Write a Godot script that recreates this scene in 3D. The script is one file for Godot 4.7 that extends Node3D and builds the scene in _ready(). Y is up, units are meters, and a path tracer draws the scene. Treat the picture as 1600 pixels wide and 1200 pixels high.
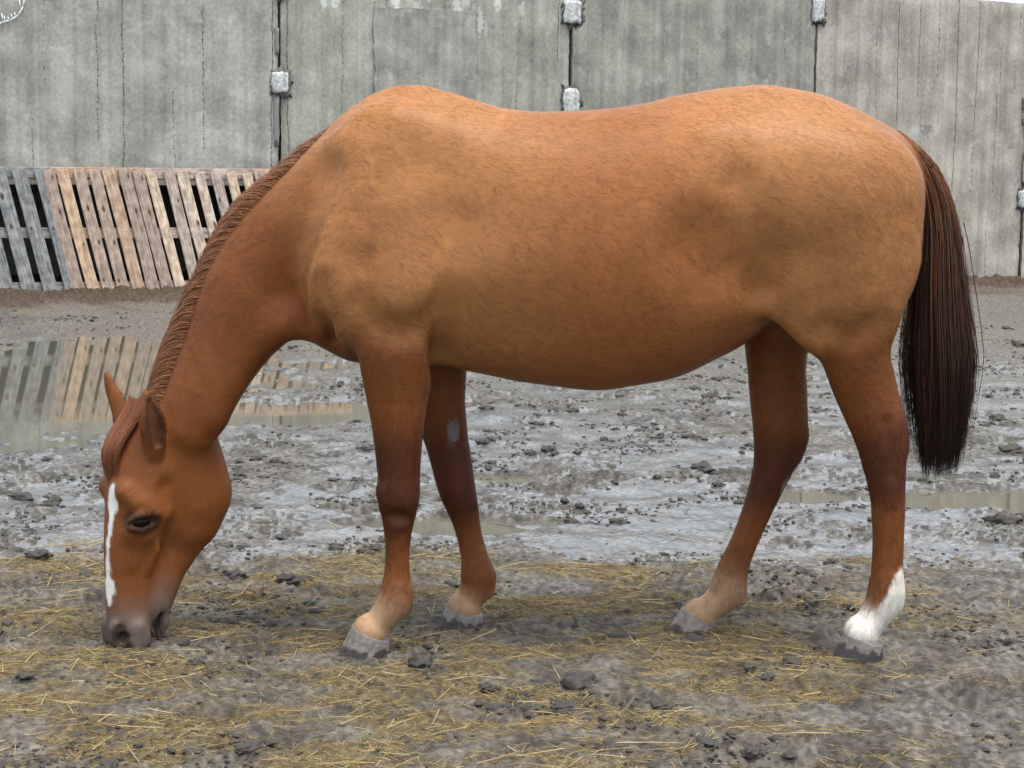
extends Node3D

# Bones of the horse, in metres, in its own frame: x to the tail, y up, z to its left side.
# ax ay az  bx by bz  radius_a radius_b  side_a side_b  side axis  blend  (1 adds, -1 hollows)  coat_a coat_b  chain
const BONES := [
	[-0.406, 1.096, 0, -0.356, 1.139, 0, 0.264, 0.309, 0.8, 0.716, 0, 0, 1, 0.03, 1, 2, 120, 1],
	[-0.356, 1.139, 0, -0.281, 1.177, 0, 0.309, 0.354, 0.716, 0.64, 0, 0, 1, 0.03, 1, 120, 0, 1],
	[-0.281, 1.177, 0, -0.19, 1.168, 0, 0.354, 0.362, 0.64, 0.657, 0, 0, 1, 0.03, 1, 0, 0, 1],
	[-0.19, 1.168, 0, -0.076, 1.146, 0, 0.362, 0.362, 0.657, 0.7, 0, 0, 1, 0.03, 1, 0, 0, 1],
	[-0.076, 1.146, 0, 0.076, 1.131, 0, 0.362, 0.377, 0.7, 0.726, 0, 0, 1, 0.03, 1, 0, 101, 1],
	[0.076, 1.131, 0, 0.227, 1.125, 0, 0.377, 0.389, 0.726, 0.75, 0, 0, 1, 0.03, 1, 101, 1, 1],
	[0.227, 1.125, 0, 0.337, 1.141, 0, 0.389, 0.385, 0.75, 0.766, 0, 0, 1, 0.03, 1, 1, 1, 1],
	[0.337, 1.141, 0, 0.431, 1.172, 0, 0.385, 0.369, 0.766, 0.79, 0, 0, 1, 0.03, 1, 1, 1, 1],
	[0.431, 1.172, 0, 0.521, 1.219, 0, 0.369, 0.336, 0.79, 0.844, 0, 0, 1, 0.03, 1, 1, 110, 1],
	[0.521, 1.219, 0, 0.607, 1.263, 0, 0.336, 0.304, 0.844, 0.9, 0, 0, 1, 0.03, 1, 110, 0, 1],
	[0.607, 1.263, 0, 0.696, 1.275, 0, 0.304, 0.294, 0.9, 0.934, 0, 0, 1, 0.03, 1, 0, 0, 1],
	[0.696, 1.275, 0, 0.775, 1.275, 0, 0.294, 0.288, 0.934, 0.96, 0, 0, 1, 0.03, 1, 0, 0, 1],
	[0.775, 1.275, 0, 0.836, 1.273, 0, 0.288, 0.268, 0.96, 0.984, 0, 0, 1, 0.03, 1, 0, 0, 1],
	[0.836, 1.273, 0, 0.875, 1.269, 0, 0.268, 0.251, 0.984, 1, 0, 0, 1, 0.03, 1, 0, 0, 1],
	[-0.433, 1.431, 0, -0.399, 1.455, 0, 0.06, 0.068, 0.6, 0.55, 0, 0, 1, 0.07, 1, 0, 0, 2],
	[-0.399, 1.455, 0, -0.353, 1.48, 0, 0.068, 0.078, 0.55, 0.5, 0, 0, 1, 0.07, 1, 0, 0, 2],
	[-0.353, 1.48, 0, -0.312, 1.49, 0, 0.078, 0.084, 0.5, 0.488, 0, 0, 1, 0.07, 1, 0, 0, 2],
	[-0.312, 1.49, 0, -0.265, 1.488, 0, 0.084, 0.088, 0.488, 0.5, 0, 0, 1, 0.07, 1, 0, 0, 2],
	[-0.265, 1.488, 0, -0.211, 1.462, 0, 0.088, 0.092, 0.5, 0.544, 0, 0, 1, 0.07, 1, 0, 0, 2],
	[-0.211, 1.462, 0, -0.15, 1.428, 0, 0.092, 0.096, 0.544, 0.6, 0, 0, 1, 0.07, 1, 0, 0, 2],
	[-0.15, 1.428, 0, -0.071, 1.391, 0, 0.096, 0.101, 0.6, 0.656, 0, 0, 1, 0.07, 1, 0, 0, 2],
	[-0.071, 1.391, 0, -0.007, 1.361, 0, 0.101, 0.106, 0.656, 0.7, 0, 0, 1, 0.07, 1, 0, 0, 2],
	[0.488, 1.399, 0, 0.574, 1.417, 0, 0.142, 0.145, 0.95, 0.956, 0, 0, 1, 0.06, 1, 0, 0, 3],
	[0.574, 1.417, 0, 0.682, 1.429, 0, 0.145, 0.149, 0.956, 0.95, 0, 0, 1, 0.06, 1, 0, 0, 3],
	[0.682, 1.429, 0, 0.772, 1.407, 0, 0.149, 0.149, 0.95, 0.906, 0, 0, 1, 0.06, 1, 0, 0, 3],
	[0.772, 1.407, 0, 0.852, 1.378, 0, 0.149, 0.145, 0.906, 0.85, 0, 0, 1, 0.06, 1, 0, 0, 3],
	[0.852, 1.378, 0, 0.916, 1.362, 0, 0.145, 0.131, 0.85, 0.794, 0, 0, 1, 0.06, 1, 0, 0, 3],
	[0.916, 1.362, 0, 0.959, 1.352, 0, 0.131, 0.117, 0.794, 0.75, 0, 0, 1, 0.06, 1, 0, 0, 3],
	[-0.424, 1.22, 0, -0.505, 1.166, -0.001, 0.222, 0.209, 0.66, 0.637, 0, 0, 1, 0.04, 1, 0, 102, 4],
	[-0.505, 1.166, -0.001, -0.6, 1.099, 0, 0.209, 0.191, 0.637, 0.62, 0, 0, 1, 0.04, 1, 102, 2, 4],
	[-0.6, 1.099, 0, -0.666, 1.044, 0.009, 0.191, 0.171, 0.62, 0.634, 0, 0, 1, 0.04, 1, 2, 2, 4],
	[-0.666, 1.044, 0.009, -0.72, 0.988, 0.02, 0.171, 0.15, 0.634, 0.66, 0, 0, 1, 0.04, 1, 2, 2, 4],
	[-0.72, 0.988, 0.02, -0.765, 0.92, 0.03, 0.15, 0.129, 0.66, 0.686, 0, 0, 1, 0.04, 1, 2, 2, 4],
	[-0.765, 0.92, 0.03, -0.803, 0.849, 0.04, 0.129, 0.112, 0.686, 0.72, 0, 0, 1, 0.04, 1, 2, 2, 4],
	[-0.803, 0.849, 0.04, -0.838, 0.782, 0.051, 0.112, 0.102, 0.72, 0.772, 0, 0, 1, 0.04, 1, 2, 2, 4],
	[-0.838, 0.782, 0.051, -0.867, 0.72, 0.06, 0.102, 0.096, 0.772, 0.82, 0, 0, 1, 0.04, 1, 2, 2, 4],
	[-0.867, 0.72, 0.06, -0.891, 0.665, 0.066, 0.096, 0.093, 0.82, 0.841, 0, 0, 1, 0.04, 1, 2, 2, 4],
	[-0.891, 0.665, 0.066, -0.907, 0.625, 0.07, 0.093, 0.091, 0.841, 0.85, 0, 0, 1, 0.04, 1, 2, 2, 4],
	[-0.496, 0.985, 0.085, -0.569, 0.965, 0.072, 0.102, 0.082, 0.6, 0.7, 0, 0, 1, 0.04, 1, 2, 2, 5],
	[-0.569, 0.965, 0.072, -0.658, 0.928, 0.06, 0.082, 0.06, 0.7, 0.8, 0, 0, 1, 0.04, 1, 2, 2, 5],
	[-0.658, 0.928, 0.06, -0.721, 0.866, 0.062, 0.06, 0.053, 0.8, 0.812, 0, 0, 1, 0.04, 1, 2, 2, 5],
	[-0.721, 0.866, 0.062, -0.772, 0.794, 0.07, 0.053, 0.05, 0.812, 0.8, 0, 0, 1, 0.04, 1, 2, 2, 5],
	[-0.772, 0.794, 0.07, -0.809, 0.719, 0.081, 0.05, 0.045, 0.8, 0.8, 0, 0, 1, 0.04, 1, 2, 2, 5],
	[-0.809, 0.719, 0.081, -0.832, 0.662, 0.09, 0.045, 0.043, 0.8, 0.8, 0, 0, 1, 0.04, 1, 2, 2, 5],
	[-0.339, 1.415, 0.075, -0.376, 1.333, 0.099, 0.105, 0.119, 0.6, 0.602, 0, 0, 1, 0.09, 1, 0, 0, 6],
	[-0.376, 1.333, 0.099, -0.422, 1.233, 0.125, 0.119, 0.132, 0.602, 0.62, 0, 0, 1, 0.09, 1, 0, 0, 6],
	[-0.422, 1.233, 0.125, -0.466, 1.149, 0.136, 0.132, 0.13, 0.62, 0.686, 0, 0, 1, 0.09, 1, 0, 0, 6],
	[-0.466, 1.149, 0.136, -0.49, 1.077, 0.14, 0.13, 0.125, 0.686, 0.75, 0, 0, 1, 0.09, 1, 0, 0, 6],
	[-0.49, 1.077, 0.14, -0.455, 1.029, 0.141, 0.125, 0.126, 0.75, 0.758, 0, 0, 1, 0.09, 1, 0, 0, 6],
	[-0.455, 1.029, 0.141, -0.412, 1, 0.14, 0.126, 0.129, 0.758, 0.75, 0, 0, 1, 0.09, 1, 0, 0, 6],
	[-0.256, 1.236, 0.15, -0.262, 1.048, 0.175, 0.148, 0.131, 0.5, 0.55, 0, 0, 1, 0.035, 1, 0, 0, 7],
	[0.481, 1.297, 0.19, 0.541, 1.366, 0.17, 0.106, 0.103, 0.7, 0.7, 0, 0, 1, 0.08, 1, 0, 0, 8],
	[-0.35, 1.415, -0.075, -0.392, 1.331, -0.099, 0.108, 0.123, 0.6, 0.602, 0, 0, 1, 0.09, 1, 0, 0, 9],
	[-0.392, 1.331, -0.099, -0.444, 1.224, -0.125, 0.123, 0.139, 0.602, 0.62, 0, 0, 1, 0.09, 1, 0, 0, 9],
	[-0.444, 1.224, -0.125, -0.492, 1.134, -0.136, 0.139, 0.137, 0.62, 0.686, 0, 0, 1, 0.09, 1, 0, 0, 9],
	[-0.492, 1.134, -0.136, -0.518, 1.058, -0.14, 0.137, 0.132, 0.686, 0.75, 0, 0, 1, 0.09, 1, 0, 0, 9],
	[-0.518, 1.058, -0.14, -0.482, 1.007, -0.141, 0.132, 0.134, 0.75, 0.758, 0, 0, 1, 0.09, 1, 0, 0, 9],
	[-0.482, 1.007, -0.141, -0.435, 0.976, -0.14, 0.134, 0.136, 0.758, 0.75, 0, 0, 1, 0.09, 1, 0, 0, 9],
	[-0.272, 1.226, -0.15, -0.281, 1.022, -0.175, 0.158, 0.141, 0.5, 0.55, 0, 0, 1, 0.035, 1, 0, 0, 10],
	[0.519, 1.289, -0.19, 0.579, 1.363, -0.17, 0.114, 0.11, 0.7, 0.7, 0, 0, 1, 0.08, 1, 0, 0, 11],
	[-0.306, 0.98, 0.155, -0.31, 0.927, 0.152, 0.125, 0.119, 0.7, 0.708, 0, 0, 1, 0.022, 1, 0, 103, 12],
	[-0.31, 0.927, 0.152, -0.313, 0.862, 0.15, 0.119, 0.11, 0.708, 0.72, 0, 0, 1, 0.022, 1, 103, 3, 12],
	[-0.313, 0.862, 0.15, -0.314, 0.811, 0.15, 0.11, 0.1, 0.72, 0.733, 0, 0, 1, 0.022, 1, 3, 3, 12],
	[-0.314, 0.811, 0.15, -0.314, 0.765, 0.15, 0.1, 0.091, 0.733, 0.75, 0, 0, 1, 0.022, 1, 3, 3, 12],
	[-0.314, 0.765, 0.15, -0.314, 0.725, 0.15, 0.091, 0.083, 0.75, 0.774, 0, 0, 1, 0.022, 1, 3, 3, 12],
	[-0.314, 0.725, 0.15, -0.312, 0.686, 0.15, 0.083, 0.077, 0.774, 0.8, 0, 0, 1, 0.022, 1, 3, 3, 12],
	[-0.312, 0.686, 0.15, -0.311, 0.642, 0.15, 0.077, 0.071, 0.8, 0.825, 0, 0, 1, 0.022, 1, 3, 134, 12],
	[-0.311, 0.642, 0.15, -0.31, 0.597, 0.15, 0.071, 0.066, 0.825, 0.85, 0, 0, 1, 0.022, 1, 134, 4, 12],
	[-0.31, 0.597, 0.15, -0.309, 0.554, 0.15, 0.066, 0.062, 0.85, 0.873, 0, 0, 1, 0.022, 1, 4, 4, 12],
	[-0.309, 0.554, 0.15, -0.308, 0.514, 0.15, 0.062, 0.059, 0.873, 0.9, 0, 0, 1, 0.022, 1, 4, 4, 12],
	[-0.308, 0.514, 0.15, -0.307, 0.48, 0.15, 0.059, 0.058, 0.9, 0.945, 0, 0, 1, 0.022, 1, 4, 4, 12],
	[-0.307, 0.48, 0.15, -0.306, 0.449, 0.15, 0.058, 0.056, 0.945, 0.98, 0, 0, 1, 0.022, 1, 4, 4, 12],
	[-0.306, 0.449, 0.15, -0.308, 0.417, 0.15, 0.056, 0.051, 0.98, 0.973, 0, 0, 1, 0.022, 1, 4, 4, 12],
	[-0.308, 0.417, 0.15, -0.309, 0.385, 0.15, 0.051, 0.044, 0.973, 0.95, 0, 0, 1, 0.022, 1, 4, 4, 12],
	[-0.309, 0.385, 0.15, -0.31, 0.35, 0.15, 0.044, 0.039, 0.95, 0.923, 0, 0, 1, 0.022, 1, 4, 143, 12],
	[-0.31, 0.35, 0.15, -0.311, 0.316, 0.15, 0.039, 0.035, 0.923, 0.9, 0, 0, 1, 0.022, 1, 143, 3, 12],
	[-0.311, 0.316, 0.15, -0.311, 0.283, 0.15, 0.035, 0.034, 0.9, 0.894, 0, 0, 1, 0.022, 1, 3, 3, 12],
	[-0.311, 0.283, 0.15, -0.311, 0.251, 0.15, 0.034, 0.035, 0.894, 0.9, 0, 0, 1, 0.022, 1, 3, 3, 12],
	[-0.311, 0.251, 0.15, -0.313, 0.218, 0.15, 0.035, 0.039, 0.9, 0.928, 0, 0, 1, 0.022, 1, 3, 3, 12],
	[-0.313, 0.218, 0.15, -0.316, 0.189, 0.15, 0.039, 0.043, 0.928, 0.95, 0, 0, 1, 0.022, 1, 3, 3, 12],
	[-0.316, 0.189, 0.15, -0.318, 0.169, 0.15, 0.043, 0.046, 0.95, 0.919, 0, 0, 1, 0.022, 1, 3, 135, 12],
	[-0.318, 0.169, 0.15, -0.325, 0.151, 0.15, 0.046, 0.047, 0.919, 0.9, 0, 0, 1, 0.022, 1, 135, 5, 12],
	[-0.325, 0.151, 0.15, -0.341, 0.125, 0.15, 0.047, 0.042, 0.9, 0.974, 0, 0, 1, 0.022, 1, 5, 5, 12],
	[-0.341, 0.125, 0.15, -0.36, 0.1, 0.15, 0.042, 0.038, 0.974, 1.05, 0, 0, 1, 0.022, 1, 5, 5, 12],
	[-0.36, 0.1, 0.15, -0.375, 0.082, 0.15, 0.038, 0.044, 1.05, 1.044, 0, 0, 1, 0.022, 1, 5, 5, 12],
	[-0.375, 0.082, 0.15, -0.385, 0.072, 0.15, 0.044, 0.051, 1.044, 1.02, 0, 0, 1, 0.022, 1, 5, 5, 12],
	[-0.287, 0.184, 0.15, -0.284, 0.13, 0.15, 0.02, 0.014, 1, 1, 0, 0, 1, 0.02, 1, 3, 4, 13],
	[-0.27, 0.953, -0.155, -0.256, 0.885, -0.152, 0.133, 0.122, 0.7, 0.706, 0, 0, 1, 0.022, 1, 0, 103, 14],
	[-0.256, 0.885, -0.152, -0.238, 0.802, -0.15, 0.122, 0.107, 0.706, 0.72, 0, 0, 1, 0.022, 1, 103, 3, 14],
	[-0.238, 0.802, -0.15, -0.226, 0.739, -0.15, 0.107, 0.093, 0.72, 0.747, 0, 0, 1, 0.022, 1, 3, 3, 14],
	[-0.226, 0.739, -0.15, -0.215, 0.681, -0.15, 0.093, 0.08, 0.747, 0.78, 0, 0, 1, 0.022, 1, 3, 3, 14],
	[-0.215, 0.681, -0.15, -0.201, 0.617, -0.15, 0.08, 0.071, 0.78, 0.816, 0, 0, 1, 0.022, 1, 3, 134, 14],
	[-0.201, 0.617, -0.15, -0.188, 0.559, -0.15, 0.071, 0.064, 0.816, 0.85, 0, 0, 1, 0.022, 1, 134, 4, 14],
	[-0.188, 0.559, -0.15, -0.177, 0.512, -0.15, 0.064, 0.061, 0.85, 0.874, 0, 0, 1, 0.022, 1, 4, 4, 14],
	[-0.177, 0.512, -0.15, -0.169, 0.474, -0.15, 0.061, 0.059, 0.874, 0.9, 0, 0, 1, 0.022, 1, 4, 4, 14],
	[-0.169, 0.474, -0.15, -0.163, 0.445, -0.15, 0.059, 0.057, 0.9, 0.947, 0, 0, 1, 0.022, 1, 4, 4, 14],
	[-0.163, 0.445, -0.15, -0.157, 0.419, -0.15, 0.057, 0.055, 0.947, 0.98, 0, 0, 1, 0.022, 1, 4, 4, 14],
	[-0.157, 0.419, -0.15, -0.148, 0.389, -0.15, 0.055, 0.051, 0.98, 0.956, 0, 0, 1, 0.022, 1, 4, 4, 14],
	[-0.148, 0.389, -0.15, -0.138, 0.356, -0.15, 0.051, 0.046, 0.956, 0.92, 0, 0, 1, 0.022, 1, 4, 4, 14],
	[-0.138, 0.356, -0.15, -0.129, 0.321, -0.15, 0.046, 0.041, 0.92, 0.906, 0, 0, 1, 0.022, 1, 4, 143, 14],
	[-0.129, 0.321, -0.15, -0.12, 0.284, -0.15, 0.041, 0.038, 0.906, 0.9, 0, 0, 1, 0.022, 1, 143, 3, 14],
	[-0.12, 0.284, -0.15, -0.111, 0.247, -0.15, 0.038, 0.039, 0.9, 0.896, 0, 0, 1, 0.022, 1, 3, 3, 14],
	[-0.111, 0.247, -0.15, -0.103, 0.213, -0.15, 0.039, 0.041, 0.896, 0.9, 0, 0, 1, 0.022, 1, 3, 3, 14],
	[-0.103, 0.213, -0.15, -0.098, 0.187, -0.15, 0.041, 0.046, 0.9, 0.928, 0, 0, 1, 0.022, 1, 3, 3, 14],
	[-0.098, 0.187, -0.15, -0.095, 0.165, -0.15, 0.046, 0.05, 0.928, 0.95, 0, 0, 1, 0.022, 1, 3, 3, 14],
	[-0.095, 0.165, -0.15, -0.094, 0.15, -0.15, 0.05, 0.05, 0.95, 0.919, 0, 0, 1, 0.022, 1, 3, 3, 14],
	[-0.094, 0.15, -0.15, -0.096, 0.134, -0.15, 0.05, 0.049, 0.919, 0.9, 0, 0, 1, 0.022, 1, 3, 3, 14],
	[-0.096, 0.134, -0.15, -0.106, 0.11, -0.15, 0.049, 0.044, 0.9, 0.974, 0, 0, 1, 0.022, 1, 3, 135, 14],
	[-0.106, 0.11, -0.15, -0.117, 0.086, -0.15, 0.044, 0.041, 0.974, 1.05, 0, 0, 1, 0.022, 1, 135, 5, 14],
	[-0.117, 0.086, -0.15, -0.126, 0.071, -0.15, 0.041, 0.046, 1.05, 1.044, 0, 0, 1, 0.022, 1, 5, 5, 14],
	[-0.126, 0.071, -0.15, -0.133, 0.063, -0.15, 0.046, 0.052, 1.044, 1.02, 0, 0, 1, 0.022, 1, 5, 5, 14],
	[-0.063, 0.16, -0.15, -0.057, 0.112, -0.15, 0.021, 0.015, 1, 1, 0, 0, 1, 0.02, 1, 3, 5, 15],
	[0.861, 1.269, 0.12, 0.88, 1.205, 0.127, 0.222, 0.205, 0.72, 0.709, 0, 0, 1, 0.022, 1, 0, 0, 16],
	[0.88, 1.205, 0.127, 0.902, 1.129, 0.135, 0.205, 0.184, 0.709, 0.7, 0, 0, 1, 0.022, 1, 0, 0, 16],
	[0.902, 1.129, 0.135, 0.914, 1.074, 0.138, 0.184, 0.165, 0.7, 0.707, 0, 0, 1, 0.022, 1, 0, 0, 16],
	[0.914, 1.074, 0.138, 0.922, 1.025, 0.14, 0.165, 0.146, 0.707, 0.72, 0, 0, 1, 0.022, 1, 0, 0, 16],
	[0.922, 1.025, 0.14, 0.926, 0.97, 0.14, 0.146, 0.126, 0.72, 0.736, 0, 0, 1, 0.022, 1, 0, 103, 16],
	[0.926, 0.97, 0.14, 0.929, 0.92, 0.14, 0.126, 0.108, 0.736, 0.75, 0, 0, 1, 0.022, 1, 103, 3, 16],
	[0.929, 0.92, 0.14, 0.933, 0.883, 0.14, 0.108, 0.098, 0.75, 0.752, 0, 0, 1, 0.022, 1, 3, 3, 16],
	[0.933, 0.883, 0.14, 0.939, 0.85, 0.14, 0.098, 0.092, 0.752, 0.75, 0, 0, 1, 0.022, 1, 3, 3, 16],
	[0.939, 0.85, 0.14, 0.946, 0.815, 0.14, 0.092, 0.086, 0.75, 0.75, 0, 0, 1, 0.022, 1, 3, 3, 16],
	[0.946, 0.815, 0.14, 0.955, 0.78, 0.14, 0.086, 0.081, 0.75, 0.75, 0, 0, 1, 0.022, 1, 3, 3, 16],
	[0.955, 0.78, 0.14, 0.966, 0.745, 0.14, 0.081, 0.076, 0.75, 0.752, 0, 0, 1, 0.022, 1, 3, 3, 16],
	[0.966, 0.745, 0.14, 0.979, 0.709, 0.14, 0.076, 0.072, 0.752, 0.75, 0, 0, 1, 0.022, 1, 3, 3, 16],
	[0.979, 0.709, 0.14, 0.994, 0.672, 0.14, 0.072, 0.069, 0.75, 0.733, 0, 0, 1, 0.022, 1, 3, 134, 16],
	[0.994, 0.672, 0.14, 1.008, 0.635, 0.14, 0.069, 0.067, 0.733, 0.72, 0, 0, 1, 0.022, 1, 134, 4, 16],
	[1.008, 0.635, 0.14, 1.018, 0.602, 0.14, 0.067, 0.065, 0.72, 0.73, 0, 0, 1, 0.022, 1, 4, 4, 16],
	[1.018, 0.602, 0.14, 1.025, 0.568, 0.14, 0.065, 0.062, 0.73, 0.75, 0, 0, 1, 0.022, 1, 4, 4, 16],
	[1.025, 0.568, 0.14, 1.032, 0.528, 0.14, 0.062, 0.056, 0.75, 0.776, 0, 0, 1, 0.022, 1, 4, 4, 16],
	[1.032, 0.528, 0.14, 1.037, 0.487, 0.14, 0.056, 0.051, 0.776, 0.8, 0, 0, 1, 0.022, 1, 4, 4, 16],
	[1.037, 0.487, 0.14, 1.041, 0.451, 0.14, 0.051, 0.048, 0.8, 0.811, 0, 0, 1, 0.022, 1, 4, 143, 16],
	[1.041, 0.451, 0.14, 1.043, 0.416, 0.14, 0.048, 0.047, 0.811, 0.82, 0, 0, 1, 0.022, 1, 143, 3, 16],
	[1.043, 0.416, 0.14, 1.045, 0.375, 0.14, 0.047, 0.045, 0.82, 0.833, 0, 0, 1, 0.022, 1, 3, 3, 16],
	[1.045, 0.375, 0.14, 1.046, 0.334, 0.14, 0.045, 0.044, 0.833, 0.85, 0, 0, 1, 0.022, 1, 3, 3, 16],
	[1.046, 0.334, 0.14, 1.046, 0.299, 0.14, 0.044, 0.044, 0.85, 0.876, 0, 0, 1, 0.022, 1, 3, 3, 16],
	[1.046, 0.299, 0.14, 1.046, 0.266, 0.14, 0.044, 0.044, 0.876, 0.9, 0, 0, 1, 0.022, 1, 3, 3, 16],
	[1.046, 0.266, 0.14, 1.046, 0.233, 0.14, 0.044, 0.048, 0.9, 0.914, 0, 0, 1, 0.022, 1, 3, 3, 16],
	[1.046, 0.233, 0.14, 1.045, 0.204, 0.14, 0.048, 0.051, 0.914, 0.92, 0, 0, 1, 0.022, 1, 3, 3, 16],
	[1.045, 0.204, 0.14, 1.042, 0.182, 0.14, 0.051, 0.051, 0.92, 0.902, 0, 0, 1, 0.022, 1, 3, 3, 16],
	[1.042, 0.182, 0.14, 1.036, 0.162, 0.14, 0.051, 0.049, 0.902, 0.9, 0, 0, 1, 0.022, 1, 3, 3, 16],
	[1.036, 0.162, 0.14, 1.019, 0.134, 0.14, 0.049, 0.044, 0.9, 0.976, 0, 0, 1, 0.022, 1, 3, 136, 16],
	[1.019, 0.134, 0.14, 1.002, 0.108, 0.14, 0.044, 0.041, 0.976, 1.05, 0, 0, 1, 0.022, 1, 136, 6, 16],
	[1.002, 0.108, 0.14, 0.991, 0.093, 0.14, 0.041, 0.045, 1.05, 1.044, 0, 0, 1, 0.022, 1, 6, 6, 16],
	[0.991, 0.093, 0.14, 0.983, 0.084, 0.14, 0.045, 0.05, 1.044, 1.02, 0, 0, 1, 0.022, 1, 6, 6, 16],
	[1.007, 0.807, 0.14, 1.063, 0.664, 0.14, 0.03, 0.026, 0.6, 0.75, 0, 0, 1, 0.03, 1, 3, 4, 17],
	[1.063, 0.664, 0.14, 1.073, 0.604, 0.14, 0.026, 0.018, 0.75, 0.8, 0, 0, 1, 0.03, 1, 4, 4, 17],
	[1.073, 0.199, 0.14, 1.082, 0.162, 0.14, 0.021, 0.014, 1, 1, 0, 0, 1, 0.02, 1, 3, 3, 18],
	[0.773, 1.077, 0.17, 0.838, 0.956, 0.165, 0.135, 0.09, 0.5, 0.55, 0, 0, 1, 0.06, 1, 0, 0, 19],
	[0.953, 1.302, 0.13, 0.964, 1.128, 0.12, 0.149, 0.136, 0.7, 0.7, 0, 0, 1, 0.05, 1, 0, 0, 20],
	[0.977, 1.296, -0.13, 0.991, 1.115, -0.12, 0.157, 0.142, 0.7, 0.7, 0, 0, 1, 0.05, 1, 0, 0, 21],
	[0.885, 1.262, -0.12, 0.875, 1.194, -0.127, 0.233, 0.217, 0.72, 0.709, 0, 0, 1, 0.022, 1, 0, 0, 22],
	[0.875, 1.194, -0.127, 0.856, 1.112, -0.135, 0.217, 0.194, 0.709, 0.7, 0, 0, 1, 0.022, 1, 0, 0, 22],
	[0.856, 1.112, -0.135, 0.827, 1.054, -0.138, 0.194, 0.167, 0.7, 0.707, 0, 0, 1, 0.022, 1, 0, 0, 22],
	[0.827, 1.054, -0.138, 0.797, 1.001, -0.14, 0.167, 0.14, 0.707, 0.72, 0, 0, 1, 0.022, 1, 0, 0, 22],
	[0.797, 1.001, -0.14, 0.777, 0.943, -0.14, 0.14, 0.117, 0.72, 0.736, 0, 0, 1, 0.022, 1, 0, 103, 22],
	[0.777, 0.943, -0.14, 0.765, 0.89, -0.14, 0.117, 0.1, 0.736, 0.75, 0, 0, 1, 0.022, 1, 103, 3, 22],
	[0.765, 0.89, -0.14, 0.761, 0.851, -0.14, 0.1, 0.091, 0.75, 0.752, 0, 0, 1, 0.022, 1, 3, 3, 22],
	[0.761, 0.851, -0.14, 0.762, 0.815, -0.14, 0.091, 0.087, 0.752, 0.75, 0, 0, 1, 0.022, 1, 3, 3, 22],
	[0.762, 0.815, -0.14, 0.764, 0.769, -0.14, 0.087, 0.083, 0.75, 0.75, 0, 0, 1, 0.022, 1, 3, 3, 22],
	[0.764, 0.769, -0.14, 0.767, 0.722, -0.14, 0.083, 0.081, 0.75, 0.75, 0, 0, 1, 0.022, 1, 3, 3, 22],
	[0.767, 0.722, -0.14, 0.77, 0.678, -0.14, 0.081, 0.078, 0.75, 0.752, 0, 0, 1, 0.022, 1, 3, 3, 22],
	[0.77, 0.678, -0.14, 0.773, 0.638, -0.14, 0.078, 0.076, 0.752, 0.75, 0, 0, 1, 0.022, 1, 3, 3, 22],
	[0.773, 0.638, -0.14, 0.775, 0.602, -0.14, 0.076, 0.074, 0.75, 0.731, 0, 0, 1, 0.022, 1, 3, 134, 22],
	[0.775, 0.602, -0.14, 0.775, 0.568, -0.14, 0.074, 0.072, 0.731, 0.72, 0, 0, 1, 0.022, 1, 134, 4, 22],
	[0.775, 0.568, -0.14, 0.771, 0.533, -0.14, 0.072, 0.066, 0.72, 0.746, 0, 0, 1, 0.022, 1, 4, 4, 22],
	[0.771, 0.533, -0.14, 0.763, 0.497, -0.14, 0.066, 0.059, 0.746, 0.78, 0, 0, 1, 0.022, 1, 4, 4, 22],
	[0.763, 0.497, -0.14, 0.751, 0.458, -0.14, 0.059, 0.053, 0.78, 0.802, 0, 0, 1, 0.022, 1, 4, 4, 22],
	[0.751, 0.458, -0.14, 0.737, 0.417, -0.14, 0.053, 0.048, 0.802, 0.82, 0, 0, 1, 0.022, 1, 4, 4, 22],
	[0.737, 0.417, -0.14, 0.721, 0.371, -0.14, 0.048, 0.044, 0.82, 0.836, 0, 0, 1, 0.022, 1, 4, 143, 22],
	[0.721, 0.371, -0.14, 0.704, 0.325, -0.14, 0.044, 0.041, 0.836, 0.85, 0, 0, 1, 0.022, 1, 143, 3, 22],
	[0.704, 0.325, -0.14, 0.688, 0.282, -0.14, 0.041, 0.04, 0.85, 0.866, 0, 0, 1, 0.022, 1, 3, 3, 22],
	[0.688, 0.282, -0.14, 0.673, 0.244, -0.14, 0.04, 0.041, 0.866, 0.88, 0, 0, 1, 0.022, 1, 3, 3, 22],
	[0.673, 0.244, -0.14, 0.662, 0.215, -0.14, 0.041, 0.043, 0.88, 0.891, 0, 0, 1, 0.022, 1, 3, 3, 22],
	[0.662, 0.215, -0.14, 0.654, 0.19, -0.14, 0.043, 0.046, 0.891, 0.9, 0, 0, 1, 0.022, 1, 3, 3, 22],
	[0.654, 0.19, -0.14, 0.648, 0.165, -0.14, 0.046, 0.05, 0.9, 0.912, 0, 0, 1, 0.022, 1, 3, 135, 22],
	[0.648, 0.165, -0.14, 0.642, 0.142, -0.14, 0.05, 0.053, 0.912, 0.92, 0, 0, 1, 0.022, 1, 135, 5, 22],
	[0.642, 0.142, -0.14, 0.637, 0.125, -0.14, 0.053, 0.051, 0.92, 0.902, 0, 0, 1, 0.022, 1, 5, 5, 22],
	[0.637, 0.125, -0.14, 0.628, 0.109, -0.14, 0.051, 0.047, 0.902, 0.9, 0, 0, 1, 0.022, 1, 5, 5, 22],
	[0.628, 0.109, -0.14, 0.606, 0.089, -0.14, 0.047, 0.043, 0.9, 0.976, 0, 0, 1, 0.022, 1, 5, 5, 22],
	[0.606, 0.089, -0.14, 0.582, 0.07, -0.14, 0.043, 0.04, 0.976, 1.05, 0, 0, 1, 0.022, 1, 5, 5, 22],
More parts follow.
